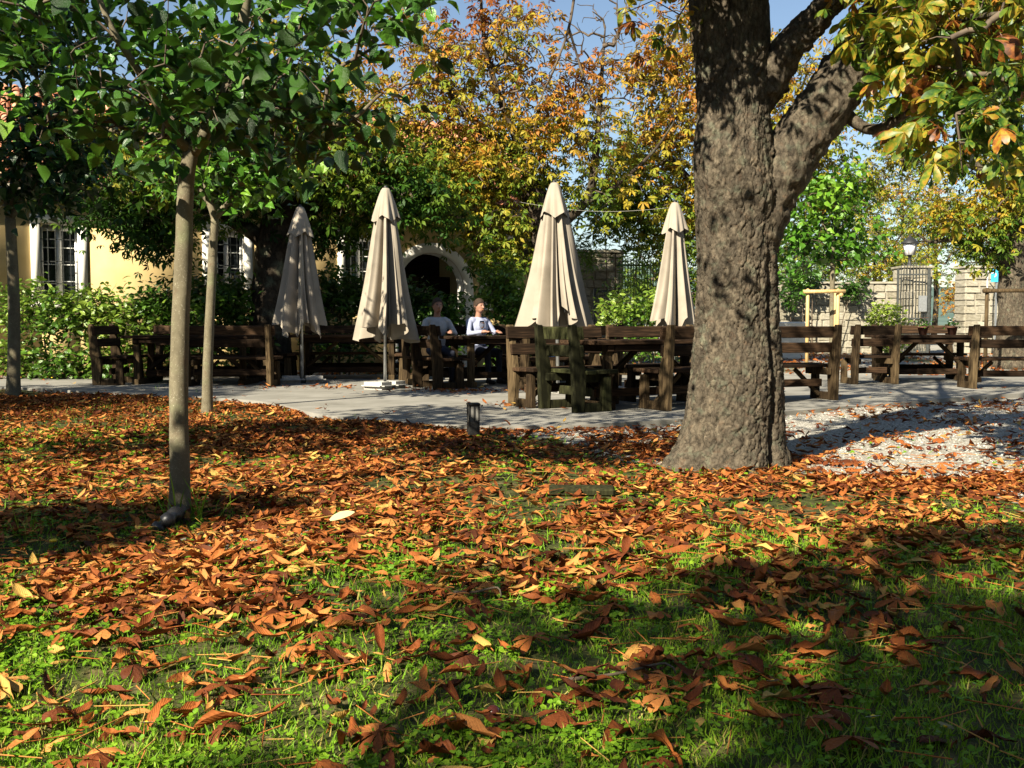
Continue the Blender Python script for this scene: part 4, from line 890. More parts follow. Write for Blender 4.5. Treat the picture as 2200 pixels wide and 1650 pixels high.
shrub('sunlit glossy laurel shrub at the far left under the barred window', [HB(60, 680, dH, .8, .55, 2), HB(160, 700, dH - .1, .6, .5, 1.6), HB(20, 775, dH, .7, .4, 1.8), HB(140, 785, dH, .7, .4, 1.8)], 352, 10, .15, tint=(.25, 1))
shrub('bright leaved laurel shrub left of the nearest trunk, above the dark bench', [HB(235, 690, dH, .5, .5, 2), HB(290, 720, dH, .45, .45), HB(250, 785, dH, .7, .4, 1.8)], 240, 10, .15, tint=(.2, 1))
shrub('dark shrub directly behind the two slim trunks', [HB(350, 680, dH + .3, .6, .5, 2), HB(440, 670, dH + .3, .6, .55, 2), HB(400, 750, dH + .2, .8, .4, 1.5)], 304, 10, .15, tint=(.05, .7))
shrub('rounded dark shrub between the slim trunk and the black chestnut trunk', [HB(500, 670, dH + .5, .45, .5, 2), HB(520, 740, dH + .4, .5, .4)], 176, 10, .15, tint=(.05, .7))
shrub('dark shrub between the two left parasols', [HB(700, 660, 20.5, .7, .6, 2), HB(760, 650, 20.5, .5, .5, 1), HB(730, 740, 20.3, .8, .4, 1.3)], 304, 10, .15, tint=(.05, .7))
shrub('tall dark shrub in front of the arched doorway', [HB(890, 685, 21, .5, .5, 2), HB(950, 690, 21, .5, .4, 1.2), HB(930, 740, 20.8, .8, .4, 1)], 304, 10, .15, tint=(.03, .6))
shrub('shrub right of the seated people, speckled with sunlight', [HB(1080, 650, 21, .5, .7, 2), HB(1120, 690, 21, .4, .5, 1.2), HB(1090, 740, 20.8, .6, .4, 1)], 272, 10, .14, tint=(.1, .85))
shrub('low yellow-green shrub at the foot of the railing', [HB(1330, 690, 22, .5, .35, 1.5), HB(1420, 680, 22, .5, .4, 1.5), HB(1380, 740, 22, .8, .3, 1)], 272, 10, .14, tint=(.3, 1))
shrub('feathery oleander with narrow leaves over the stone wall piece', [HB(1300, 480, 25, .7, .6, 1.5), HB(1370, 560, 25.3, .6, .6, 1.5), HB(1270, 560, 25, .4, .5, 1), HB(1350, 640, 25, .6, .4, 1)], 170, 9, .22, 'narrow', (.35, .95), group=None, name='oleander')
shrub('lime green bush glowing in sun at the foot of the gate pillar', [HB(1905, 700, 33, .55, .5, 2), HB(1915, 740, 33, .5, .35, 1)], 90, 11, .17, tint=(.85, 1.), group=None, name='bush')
shrub('dark clump of leaves hanging over the wall top beside the huge trunk', [HB(1720, 610, 35.2, .8, .5, 2), HB(1830, 640, 35.4, .6, .35, 1), HB(1690, 660, 35.2, .4, .4, .6)], 150, 9, .2, tint=(0, .4), group=None, name='leaf_clump')  # mass of dark leaves set over the left part of the wall top

# ---------------------------------------------------------------- wooden furniture
_pm = {}
def post_mesh():
    if 'p' not in _pm: _pm['p'] = prism_mesh([(-.02, 0), (.11, 0), (.145, .42), (.12, .50), (0, .98), (-.075, .98), (-.05, .5), (-.035, .42)], .075, .008)
    return _pm['p']
def leg_mesh():
    if 'l' not in _pm: _pm['l'] = prism_mesh([(.36, 0), (.50, 0), (.48, .40), (.38, .40)], .07, .008)
    return _pm['l']
def bench(label, p, ang, L_, cat='bench', mats=('wood', 'woodv'), group='wooden benches and chairs on the terrace'):
    """p: ground point of the middle of the back; the sitter looks along ang (degrees from +Y, anticlockwise)"""
    o = empty('chair' if L_ < 1 else 'bench', (p[0], p[1], TZ), R(ang)); w, v = M[mats[0]], M[mats[1]]
    for sx in (-1, 1):
        x = sx * (L_ / 2 - .06)
        for nm, me in (('post', post_mesh()), ('front_leg', leg_mesh())):
            key = (nm, v.name)
            if key not in _pm: c = me.copy(); c.materials.clear(); c.materials.append(v); _pm[key] = c
            link(nm, _pm[key], None, o, (x, 0, 0))
        box('foot_rail', (x, .235, .05), (.06, .24, .10), v, o); box('seat_bearer', (x - sx * .075, .27, .375), (.06, .48, .09), v, o)
    for k in range(3): box('seat_plank', (0, .19 + k * .155, .447 + .002 * k), (L_, .145, .045), w, o)
    box('back_board', (0, .035, .885), (L_ - .0 + .06, .045, .145), w, o, (R(9), 0, 0)); box('back_board', (0, .072, .685), (L_ - .02, .045, .13), w, o, (R(9), 0, 0))
    box('stretcher', (0, .25, .22), (L_ - .2, .05, .10), w, o)
    if L_ > 1:
        beam('brace', (-L_ / 2 + .1, .30, .06), (-L_ / 2 + .48, .30, .40), .05, .05, v, o); beam('brace', (L_ / 2 - .1, .30, .06), (L_ / 2 - .48, .30, .40), .05, .05, v, o)
    tag(o, label, cat, group); return o
def table(label, p, ang, L_=1.9, wd=.78, h=.80):
    o = empty('table', (p[0], p[1], TZ), R(ang)); w, v = M['wood'], M['woodv']
    for k in range(5): box('top_plank', (rng.normal() * .008, (k - 2) * wd / 5, h - .025), (L_, wd / 5 - .008, .05), w, o)
    for sx in (-1, 1):
        x = sx * (L_ / 2 - .22)
        for sy in (-1, 1): box('leg', (x, sy * (wd / 2 - .12), .4), (.10, .085, .70), v, o)
        box('foot_rail', (x, 0, .045), (.11, wd - .04, .09), v, o); box('apron', (x, 0, .71), (.095, wd - .08, .08), w, o)
        beam('brace', (x - sx * .05, 0, .22), (sx * .16, 0, .70), .06, .06, v, o)
    box('stretcher', (0, 0, .17), (L_ - .5, .055, .10), w, o)
    for sy in (-1, 1): box('side_rail', (0, sy * (wd / 2 - .06), .71), (L_ - .56, .035, .075), w, o)
    tag(o, label, 'table', 'wooden tables on the terrace'); return o
EA = math.degrees(math.atan2(.53, .85)); e = np.array([.85, .53]); nv = np.array([.53, -.85])
# near group by the huge trunk
T1 = np.array([1.66, 12.5])
table('dark wooden table left of the huge trunk, nearest the viewer', T1, EA, 2.1)
bench('mossy wooden end chair seen from behind, nearest the viewer', T1 - e * 1.42 + nv * .12, EA - 90, .80, 'chair', ('mossy', 'mossy'))
bench('wooden bench facing the viewer on the far side of the nearest table, left one', T1 - e * .85 - nv * .80, EA + 180, 1.35)
bench('wooden bench facing the viewer, its end showing just left of the huge trunk', T1 + e * .85 - nv * .95, EA + 180, 1.5)
bench('wooden bench with its back to the viewer, half hidden by the huge trunk', (2.45, 12.03), EA, 1.7)
bench('dark wooden bench just right of the huge trunk, its back to the viewer', (3.62, 13.05), EA - 12, 1.35)
# middle group with the seated people
T2 = np.array([-.12, 16.55])
table('wooden table with plank top where the two people sit', T2, EA, 2.0)
bench('sunlit wooden end chair left of the table with the two people', T2 - e * 1.5 + nv * .1, EA - 90, .80, 'chair')
bench('sunlit wooden bench with its back turned to the viewer, in front of the two people', T2 + nv * 1.12 + e * .58, EA, 1.9)
bench('wooden bench the two people sit on', T2 - nv * 1.0 - e * .35, EA + 180, 2.0)
bench('wooden bench behind the tallest parasol, facing left', T2 + e * 1.7, EA + 90, 1.2)
# left groups in the shade
T3 = gp(735, 826)[:2] + np.array([0, .7])
table('dark wooden table between the two left parasols', T3, 4, 2.0)
bench('shaded bench behind the table between the two left parasols', T3 + np.array([0, .85]), 184, 1.8)
bench('shaded end chair left of the table between the two left parasols', T3 + np.array([-1.45, -.1]), -86, .8, 'chair')
bench('dark end chair right of the second parasol pole', T3 + np.array([1.45, -.3]), 94, .8, 'chair')
T4 = gp(400, 836)[:2] + np.array([0, .55])
table('dark wooden table farthest left in front of the shrubs', T4, -4, 2.2)
bench('dark end chair at the far left below the laurel shrub', T4 + np.array([-1.5, -.05]), -94, .85, 'chair')
bench('dark bench behind the two slim trunks, its back to the viewer', T4 + np.array([.75, -.85]), -4, 1.45)
bench('dark bench against the shrubs, facing the viewer across the leftmost table', T4 + np.array([0, .8]), 176, 1.9)
# right group
T5 = gp(2010, 832)[:2] + np.array([.15, .75])
table('wooden table with two flower pots at the right', T5, 4, 1.9)
bench('dark end chair left of the flower pot table', gp(1882, 833)[:2], 8, .82, 'chair')
bench('dark bench cut by the right picture edge, its back to the viewer', gp(2160, 843)[:2] + np.array([.25, 0]), 2, 1.6)
bench('bench behind the flower pot table, facing the viewer', T5 + np.array([.1, .95]), 184, 1.5)

# ---------------------------------------------------------------- closed parasols
def parasol(label, p, top, bottom, rmax, seed, rz=0.):
    r_ = random.Random(seed); root = empty('parasol', (p[0], p[1], TZ), rz); root.rotation_euler.x = r_.uniform(-.022, .022); root.rotation_euler.y = r_.uniform(-.022, .022); K = 8; k = 192; nz = 56
    th = np.linspace(0, 2 * np.pi, k, endpoint=False); v = np.linspace(0, 1, nz)[:, None]; TH = th[None]
    ph = [r_.uniform(-.25, .25) for _ in range(K)]; ds = [r_.uniform(-.30, .38) * (1 if i % 2 else .6) for i in range(K)]
    seg = TH / (2 * np.pi) * K; i0 = np.floor(seg).astype(int) % K; f = seg - np.floor(seg)
    fold = np.array([r_.uniform(.6, 1.25) for _ in range(K)])[i0] * (np.abs(f - .5) * 2) ** .7
    fine = vnoise(np.cos(TH) * 5 + seed, np.sin(TH) * 5, v * 1.2) - .5
    Rv = .075 + (rmax - .075) * v ** .9 * (1 - .10 * np.sin(v * np.pi))
    lob = .28 + .88 * fold + .45 * fine * v + .10 * np.sin(TH * 21 + seed + 2 * v) * v
    tw = .35 * v * math.sin(seed) + .12 * np.sin(v * 3 + seed)
    rad = Rv * (lob * np.minimum(1, .35 + v * 2) + (1 - np.minimum(1, .35 + v * 2)) * 1.0)
    dsm = np.array(ds); hem = dsm[i0] * (1 - np.abs(f - .5) * 2) + (np.abs(f - .5) * 2) * np.interp(seg, range(K + 1), [.0, -.16, .05, -.2, .02, -.1, .08, -.22, .0])
    z = top - .03 - (top - .03 - bottom - hem) * v
    V = np.stack([rad * np.cos(TH + tw), rad * np.sin(TH + tw), z + 0 * TH], -1).reshape(-1, 3)
    I = np.arange(nz * k).reshape(nz, k); F = np.stack([I[:-1], I[1:], np.roll(I, -1, 1)[1:], np.roll(I, -1, 1)[:-1]], -1).reshape(-1, 4)
    link('canopy', mesh_np('canopy', V, F, smooth=True), M['canvas'], root)
    v = np.linspace(0, 1, 16)[:, None]
    sc_ = (np.abs(((TH / (2 * np.pi) * 4 + .3) % 1) - .5) * 2)
    Rc = .05 + (.19 - .05) * v ** .7; rad = Rc * (1 + .14 * np.sin(TH * 4 + seed) * v + .10 * np.sin(TH * 9 + seed * 2) * v); z = top + .02 - (.42 + .10 * sc_) * v
    V = np.stack([rad * np.cos(TH), rad * np.sin(TH), z + 0 * TH], -1).reshape(-1, 3); V = np.vstack([V, [[0, 0, top + .03]]])
    I = np.arange(16 * k).reshape(16, k); F = np.stack([I[:-1], I[1:], np.roll(I, -1, 1)[1:], np.roll(I, -1, 1)[:-1]], -1).reshape(-1, 4)
    cp = np.stack([I[0], np.roll(I[0], -1), np.full(k, 16 * k)], 1)
    link('cap', mesh_np('cap', V, [F, cp], smooth=True), M['canvas'], root)
    pole = link('pole', lathe([(0, 0), (.024, 0), (.024, top), (0, top)], 14), M['steel'], root); link('finial', lathe([(0, top - .02), (.03, top), (.03, top + .05), (0, top + .07)], 10), M['black'], root)
    for i in range(K):
        t = i / K * 2 * math.pi + .2; beam('rib', (.05 * math.cos(t), .05 * math.sin(t), top - .15), (rmax * .42 * math.cos(t), rmax * .42 * math.sin(t), bottom + .12), .014, .02, M['black'], root, bev=0)
    for sx in (-1, 1):
        bm = bmesh.new(); bmesh.ops.create_cube(bm, size=1)
        for q in bm.verts: q.co = Vector((q.co.x * .37, q.co.y * .42, q.co.z * .115))
        bmesh.ops.bevel(bm, geom=bm.edges[:], offset=.05, segments=4, affect='EDGES')
        me = bpy.data.meshes.new('base_block'); bm.to_mesh(me); bm.free(); link('base_block', me, M['concrete'], root, (sx * .19, 0, .058))
    tag(root, label, 'parasol', 'closed beige parasols'); return root
def para_at(x, ytop, d, ybot, rmax, seed, label, rz=0.):
    t = at(x, ytop, d); b = at(x, ybot, d); parasol(label, (t[0], d), t[2] - TZ, b[2] - TZ, rmax, seed, rz)
para_at(645, 447, 17.2, 700, .40, 3, 'leftmost closed beige parasol, standing in shade', .3)
para_at(824, 407, 15.6, 706, .42, 5, 'second closed beige parasol from the left with hem points hanging low', 1.1)
para_at(1200, 395, 14.8, 690, .44, 8, 'tallest closed beige parasol, sunlit, in the centre', 2.0)
para_at(1450, 438, 17.0, 693, .40, 11, 'rightmost closed beige parasol beside the huge trunk, dappled by leaf shadows', .7)

# ---------------------------------------------------------------- stake frames
def stake_frame(label, x0, x1, ytop, d, mt, depth=.5):
    a, b = at(x0, ytop, d), at(x1, ytop, d); root = empty('stake_frame', (a[0], d, 0)); wd = b[0] - a[0]; h = a[2]
    for nm, (x, y) in zip(('stake',) * 3, ((.06, 0), (wd - .12, 0), (wd - .02, depth))):
        link(nm, lathe([(0, -.1), (.042, -.1), (.04, h), (.02, h + .02), (0, h + .02)], 12), mt, root, (x, y, 0))
    for q0, q1 in (((-.06, -.065, h - .05), (wd + .02, -.065, h - .04)), ((wd - .075, -.1, h - .12), (wd + .03, depth + .1, h - .11))):
        t = NP(); t.tube([q0, ((q0[0] + q1[0]) / 2, (q0[1] + q1[1]) / 2, (q0[2] + q1[2]) / 2), q1], .042, 12); link('crossbar', t.mesh('crossbar', True), mt, root)
    tag(root, label, 'stake frame')
stake_frame('pale peeled wood stake frame around the bright green young tree', 1730, 1812, 622, 23.3, M['stake'])
stake_frame('grey shaded stake frame at the right picture edge', 2115, 2260, 620, 22.5, M['woodv'])

# ---------------------------------------------------------------- seated people
def person(label, p, face, shirt, hair, lean=0., arm=0.):
    root = empty('person', (p[0], p[1], TZ), R(face)); bm = bmesh.new()
    def cap(a, b, r0, r1, seg=12):
        a, b = Vector(a), Vector(b); d = b - a; q = d.to_track_quat('Z', 'Y').to_matrix().to_4x4()
        bmesh.ops.create_cone(bm, cap_ends=True, segments=seg, radius1=r0, radius2=r1, depth=d.length, matrix=Matrix.Translation((a + b) / 2) @ q)
        ball(a, (r0,) * 3); ball(b, (r1,) * 3)
    def ball(c, r): bmesh.ops.create_uvsphere(bm, u_segments=14, v_segments=10, radius=1, matrix=Matrix.Translation(c) @ Matrix.Diagonal((*r, 1)))
    ball((0, .0, .57), (.175, .14, .13)); ball((0, .0, .72), (.155, .115, .18)); ball((0, .02 + lean, .92), (.17, .12, .18)); cap((-.13, lean, 1.035), (.13, lean, 1.035), .07, .07)
    cap((0, lean, 1.02), (0, lean + .02, 1.17), .062, .052); hy = lean + .035
    ball((0, hy, 1.285), (.078, .095, .118)); ball((0, hy + .035, 1.225), (.055, .06, .055)); cap((0, hy + .088, 1.295), (0, hy + .112, 1.258), .009, .016)
    for s in (-1, 1):
        ball((s * .08, hy - .005, 1.28), (.012, .022, .032))
        cap((s * .09, .0, .56), (s * .12, .42, .52), .085, .062); cap((s * .12, .42, .52), (s * .11, .44, .1), .06, .042); cap((s * .11, .42, .05), (s * .12, .58, .04), .042, .034)
        el = (s * .275, .10 + lean, .83); wr = (s * (.13 + arm * .03 * s), .335 + lean, .865)
        cap((s * .185, lean, 1.02), el, .058, .043); cap(el, wr, .042, .028)
        dx = -s * .35; fw = Vector((dx, .93, -.12)).normalized(); pc = Vector(wr) + fw * .05
        ball(pc, (.04, .05, .018))
        sd = Vector((fw.y, -fw.x, 0)).normalized()
        for k in range(4):
            b0 = pc + fw * .035 + sd * ((k - 1.5) * .021); ln = (.062, .072, .068, .052)[k]; m0 = b0 + fw * ln * .55; cap(b0, m0, .0095, .009, 8); cap(m0, m0 + fw * ln * .45 + Vector((0, 0, -.012)), .009, .0075, 8)
        tb = pc - fw * .02 - sd * s * .036; cap(tb, tb + (fw * .7 - sd * s * .7) * .05, .011, .009, 8)
    me = bpy.data.meshes.new('body'); bm.to_mesh(me); bm.free(); o = bpy.data.objects.new('body', me); COL.objects.link(o)
    md_ = o.modifiers.new('r', 'REMESH'); md_.mode = 'VOXEL'; md_.voxel_size = .0105; md_.use_smooth_shade = True
    sm = o.modifiers.new('s', 'SMOOTH'); sm.iterations = 3; sm.factor = .4
    me2 = bpy.data.meshes.new_from_object(o.evaluated_get(bpy.context.evaluated_depsgraph_get())); bpy.data.objects.remove(o)
    me2.materials.clear()
    for m_ in (M['skin'], shirt, M['trouser'], M['black']): me2.materials.append(m_)
    n = len(me2.polygons); c = np.zeros(n * 3); me2.polygons.foreach_get('center', c); c = c.reshape(-1, 3)
    ix = np.where(c[:, 2] < .085, 3, np.where((c[:, 2] < .64), 2, 1)); ix[(c[:, 2] > 1.10)] = 0
    ix[(c[:, 1] > .30 + lean) & (c[:, 2] > .7) & (c[:, 2] < .98)] = 0
    me2.polygons.foreach_set('material_index', ix.astype(np.int32)); me2.polygons.foreach_set('use_smooth', np.ones(n, bool))
    link('body', me2, None, root)
    # hair: a shell over the crown and back of the head
    u, w_ = np.meshgrid(np.linspace(0, 2 * np.pi, 28, endpoint=False), np.linspace(0, 1, 12))
    frontness = np.cos(u - np.pi / 2); lim = R(112) - R(50) * np.clip(frontness, 0, 1) ** .7
    pa = w_ * lim; rr = 1 + .03 * np.sin(u * 7)
    V = np.stack([.090 * np.sin(pa) * np.cos(u) * rr, hy - .006 + .108 * np.sin(pa) * np.sin(u) * rr, 1.29 + .128 * np.cos(pa)], -1).reshape(-1, 3)
    I = np.arange(12 * 28).reshape(12, 28); F = np.stack([I[:-1], I[1:], np.roll(I, -1, 1)[1:], np.roll(I, -1, 1)[:-1]], -1).reshape(-1, 4)
    link('hair', mesh_np('hair', V, F, smooth=True), hair, root)
    for s in (-1, 1):
        eb = bmesh.new(); bmesh.ops.create_uvsphere(eb, u_segments=8, v_segments=6, radius=1, matrix=Matrix.Translation((s * .032, hy + .084, 1.298)) @ Matrix.Diagonal((.013, .008, .007, 1))); q = bpy.data.meshes.new('eye'); eb.to_mesh(q); eb.free(); link('eye', q, M['black'], root)
    mb = bmesh.new(); bmesh.ops.create_uvsphere(mb, u_segments=8, v_segments=6, radius=1, matrix=Matrix.Translation((0, hy + .092, 1.222)) @ Matrix.Diagonal((.026, .008, .006, 1))); q = bpy.data.meshes.new('mouth'); mb.to_mesh(q); mb.free(); link('mouth', q, M['leather'], root)
    tag(root, label, 'person', 'people seated at the table'); return root
BP = T2 - nv * 1.0 - e * .35; FC = EA + 180
sit = nv * .30
P1 = BP - e * .52 + sit; P2 = BP + e * .25 + sit
person('person in a white shirt seated at the table, left one of two', P1, FC - 10, M['shirtw'], M['hairg'], .03, .5)
person('person in a pale blue shirt seated at the table, right one of two', P2, FC + 8, M['shirtb'], M['hair'], .02, -.5)

# small things on and under the tables
def glass_at(p, label):
    o = empty('wine_glass', (*p, TZ + .802)); link('bowl', lathe([(0, .0), (.035, .001), (.035, .004), (.005, .008), (.004, .10), (.02, .115), (.042, .15), (.044, .18), (.034, .235), (.032, .235), (.042, .18), (.04, .15), (.018, .12), (0, .113)], 20), M['clear'], o); tag(o, label, 'glass')
glass_at(T2 - nv * .12 - e * .35, 'stemmed wine glass standing on the table between the two people')
def lathe_thing(name, prof, m, loc, label, cat, k=18): return tag(link(name, lathe(prof, k, name), M[m], loc=loc), label, cat)
c1 = T2 - e * 1.5 + nv * .1
hb = empty('handbag', (*(T3 + np.array([1.52, .05])), TZ + .478)); tag(hb, 'tan leather handbag lying on the end chair beside the second parasol', 'bag')
bm = bmesh.new(); bmesh.ops.create_cube(bm, size=1)
for q in bm.verts: q.co = Vector((q.co.x * (.36 if q.co.z < 0 else .2), q.co.y * .16, q.co.z * .2 + .1))
bmesh.ops.bevel(bm, geom=bm.edges[:], offset=.03, segments=3, affect='EDGES'); me = bpy.data.meshes.new('bag_body'); bm.to_mesh(me); bm.free(); link('bag_body', me, M['leather'], hb)
t = NP(); t.tube(catmull([(-.1, 0, .19), (-.05, .02, .26), (.05, .02, .26), (.1, 0, .19)], 16), .008, 6); link('strap', t.mesh('strap', True), M['leather'], hb)
lathe_thing('blue_bucket', [(0, 0), (.06, 0), (.085, .19), (.078, .19), (.055, .01), (0, .01)], 'bluefab', (*(T2 + nv * .93 + e * .28), TZ + .476), 'small blue bucket on the sunlit bench', 'bucket')
tb = empty('toy_basket', (*(T2 + nv * .93 + e * .50), TZ + .476)); tag(tb, 'little basket with green wire handles on the sunlit bench', 'basket')
link('bowl', lathe([(0, 0), (.05, 0), (.08, .07), (.075, .07), (.045, .008), (0, .008)], 16), M['leather'], tb)
for s in (-1, 1):
    t = NP(); t.tube(catmull([(-.075, s * .03, .065), (-.06, s * .04, .15), (.06, s * .04, .15), (.075, s * .03, .065)], 14), .006, 6); link('handle', t.mesh('handle', True), M['greenplastic'], tb)
lathe_thing('red_saucer', [(0, 0), (.05, 0), (.10, .035), (.095, .04), (.045, .01), (0, .01)], 'redplastic', (*gp(985, 822)[:2], TZ + .004), 'small red dish lying on the terrace under the table', 'dish')
for (dx, lb_) in ((-.12, 'flower pot with dark leaves at the left on the right table'), (.38, 'flower pot with pale petals at the right on the right table')):
    o = empty('flower_pot', (T5[0] + dx, T5[1] - .1, TZ + .803)); tag(o, lb_, 'flower pot', 'flower pots on the right table')
    link('pot', lathe([(0, 0), (.06, 0), (.085, .12), (.09, .12), (.09, .14), (.075, .14), (.07, .11), (0, .11)], 16), M['pot'], o)
    n = 60; pos = rng.normal(size=(n, 3)) * [.06, .06, .04] + [0, 0, .19]; b = NP(); v, fc = OVAL[0]; V, F = scatter(v, fc, frames(np.array([0, 0, 1.]) + rng.normal(size=(n, 3)) * .6, rng.normal(size=(n, 3))), pos, np.full(n, .07)); b.add(V, F, rng.random(len(F)) * .5)
    link('leaves', b.mesh('leaves'), M['hedge'], o)['kind'] = 'stuff'
    for k in range(5):
        fo = link('flower', lathe([(0, 0), (.022, .008), (.026, .014), (0, .012)], 8), M['daisy' if dx > 0 else 'pot'], o, rng.normal(size=3) * [.06, .06, .02] + [0, 0, .26])
sa = NP(); A_, B_ = at(1105, 432, 18.), at(1440, 446, 18.4); tt = np.linspace(0, 1, 24)[:, None]; q = A_ * (1 - tt) + B_ * tt; q[:, 2] -= .12 * np.sin(tt[:, 0] * math.pi)
sa.tube(np.vstack([at(1165, 480, dB)[None] * .4 + A_[None] * .6, q]), .002, 5); tag(link('cord', sa.mesh('cord', True), M['rope']), 'thin pale cord strung between the trees across the parasols', 'cord')

# ---------------------------------------------------------------- small things on the lawn
bl = gp(1017, 941); bo = empty('bollard_light', (bl[0], bl[1], float(gheight(bl[0], bl[1])) - .02), R(12)); tag(bo, 'small black bollard light at the edge of the terrace', 'bollard light')
box('body', (0, 0, .085), (.105, .105, .19), M['black'], bo); box('cap', (0, 0, .335), (.115, .115, .022), M['black'], bo)
for sx in (-1, 1):
    for sy in (-1, 1): box('corner_post', (sx * .046, sy * .046, .252), (.012, .012, .146), M['black'], bo, bev=0)
for s in (-1, 1): box('mid_bar', (0, s * .048, .252), (.012, .006, .146), M['black'], bo, bev=0)
box('diffuser', (0, 0, .252), (.084, .084, .145), m_plain('grey_diffuser', (.16, .155, .14), .5), bo, bev=.004)
pts_ = catmull([gp(335, 1140, .02), gp(352, 1125, .05), gp(372, 1108, .08), gp(385, 1097, .03)], 60); rr = .031 + .008 * np.sign(np.sin(np.arange(60) * .9))
t = NP(); t.tube(pts_, rr, 16); tag(link('drain_pipe', t.mesh('drain_pipe'), M['rubber']), 'short black corrugated pipe at the foot of the nearest young tree', 'pipe')
wl = gp(1250, 1066); wo = box('wood_scrap', (wl[0], wl[1], .035), (.40, .10, .05), M['mossy'], rot=(R(8), 0, R(-2)), bev=.012); tag(wo, 'old weathered piece of wood lying among the leaves', 'wood')
for i, (x0, y0, x1, y1, lb_) in enumerate([(975, 1272, 1068, 1262, 'curved grey twig in the sunlit leaves near the centre'), (1220, 1460, 1430, 1425, 'long straight twig in the shaded grass right of centre')]):
    a, b = gp(x0, y0, .035), gp(x1, y1, .05); t = NP(); md2 = (a + b) / 2 + np.array([0, .015, -.012]); t.tube(catmull([a, md2, b, b + (b - a) * .1 + [0, -.03, -.03]], 16), np.linspace(.006, .003, 16), 7, .3)
    tag(link('stick', t.mesh('stick', True), M['twig']), lb_, 'stick')

# grass, clover, gravel, fallen leaves ------------------------------------------------
def leaf_density(x, y):
    cl = fbm(x * 1.7, y * 1.7, 11., 4)
    far = sstep(3.3, 5.0, y - .2 * x)
    d = 92 + 520 * far + 260 * np.exp(-((y - 8.6) / 1.3) ** 2) * (x > -2.8) * (x < 1.9)
    d = d * (.25 + 2.6 * np.clip(cl - .33, 0, 1) ** 1.0 * 1.6)
    d *= np.where(x < -2.2 - .15 * (y - 6), .62, 1)
    gr = gravel_f(x, y); d *= np.where((gr > .7) & (y > 6.9) & (x > 1.9), .10, 1)
    d *= np.where((y > 8.6) & (x > .2) & (x < 2.4), .35, 1)
    ter = in_terrace(x, y); pile = np.exp(-((x + .85) / .7) ** 2 - ((y - 14.9) / .28) ** 2) * 260 + np.exp(-((x - .15) / .55) ** 2 - ((y - 12.3) / .4) ** 2) * 90 + np.exp(-((x + 2.6) / 1.4) ** 2 - ((y - 15.7) / .2) ** 2) * 110
    d = np.where(ter, 3.5 * sstep(.45, .7, cl) + pile, d)
    d = np.where((~ter) & (y > 15), 45 + 120 * np.clip(cl - .4, 0, 1), d)
    return d
def sample_view(n, y0, y1, dens, dmax, pad=1.12):
    """random ground points in the part of the plain the photo shows, thinned by dens"""
    y = y0 + (y1 - y0) * rng.random(n); hwid = .5 * y * pad + .25; x = (rng.random(n) * 2 - 1) * hwid
    w = hwid / (.5 * y1 * pad + .25); k = rng.random(n) < w * dens(x, y) / dmax
    return x[k], y[k]
area = lambda y0, y1: (y1 - y0) * 2 * (.5 * y1 * 1.12 + .25)
def dry_leaf(w, fold, curl, seed):
    r = random.Random(seed); ts = [0, .14, .32, .5, .68, .84, 1]; ws = np.array([.015, .07, .125, .16, .165, .10, .006]) * w; V = []; F = []
    for i, (t, h) in enumerate(zip(ts, ws)):
        a = curl * (t - .4); y = math.sin(a) / curl; z = (1 - math.cos(a)) / curl
        tw = r.uniform(-.35, .35) + (t - .5) * r.uniform(-.6, .6)
        for j, u in enumerate((-1, -.5, 0, .5, 1)):
            zz = fold * abs(u) ** 1.4 * h + tw * u * h + (.016 * (1 if (i + j) % 2 else -1) if j != 2 else 0) * w
            V.append((u * h * (1 - .22 * fold * abs(u)), y + abs(u) * .03, z + zz))
    for i in range(6):
        for j in range(4):
            q = 5 * i + j; F += [(q, q + 1, q + 6), (q, q + 6, q + 5)]
    V = np.array(V, float); V[:, 1] += .4; return V, np.array(F)
FL = [dry_leaf(w, f * .8, c, i) for i, (w, f, c) in enumerate( [(1, .5, 1.1), (1.1, .9, -1.3), (.85, .3, .5), (1, 1.3, 1.6), (.7, 1.7, -.8), (1.15, .2, -.6), (.9, .7, 1.9), (1, .6, -1.6), (.8, 1.1, .9), (1.05, .5, -.9)])]
mF = M['fallen'].copy(); mF.name = 'fallen_leaf_veined'; M['fallen_single'] = mF; N = mF.node_tree.nodes; L = mF.node_tree.links; P = N['Principled BSDF']
alt = N.new('ShaderNodeAttribute'); alt.attribute_name = 'lt'; alu = N.new('ShaderNodeAttribute'); alu.attribute_name = 'lu'
m1 = node(N, 'ShaderNodeMath', operation='MULTIPLY_ADD'); L.new(alu.outputs['Fac'], m1.inputs[0]); m1.inputs[1].default_value = -.22; L.new(alt.outputs['Fac'], m1.inputs[2])
m2 = node(N, 'ShaderNodeMath', operation='MULTIPLY'); L.new(m1.outputs[0], m2.inputs[0]); m2.inputs[1].default_value = 75.
m3 = node(N, 'ShaderNodeMath', operation='SINE'); L.new(m2.outputs[0], m3.inputs[0])
vr = ramp(N, L, m3.outputs[0], [(.0, (.93, .93, .93)), (.75, (1, 1, 1)), (1, (1.12, 1.1, 1.05))]); mr = ramp(N, L, alu.outputs['Fac'], [(.03, (1.35, 1.3, 1.2)), (.12, (1, 1, 1)), (.8, (1, 1, 1)), (1, (.72, .68, .62))])
cr_ = [l.from_socket for l in L if l.to_node == P and l.to_socket.name == 'Base Color'][0]
x1 = node(N, 'ShaderNodeMixRGB', blend_type='MULTIPLY'); x1.inputs[0].default_value = 1; L.new(cr_, x1.inputs[1]); L.new(vr.outputs[0], x1.inputs[2])
x2 = node(N, 'ShaderNodeMixRGB', blend_type='MULTIPLY'); x2.inputs[0].default_value = 1; L.new(x1.outputs[0], x2.inputs[1]); L.new(mr.outputs[0], x2.inputs[2]); L.new(x2.outputs[0], P.inputs['Base Color'])
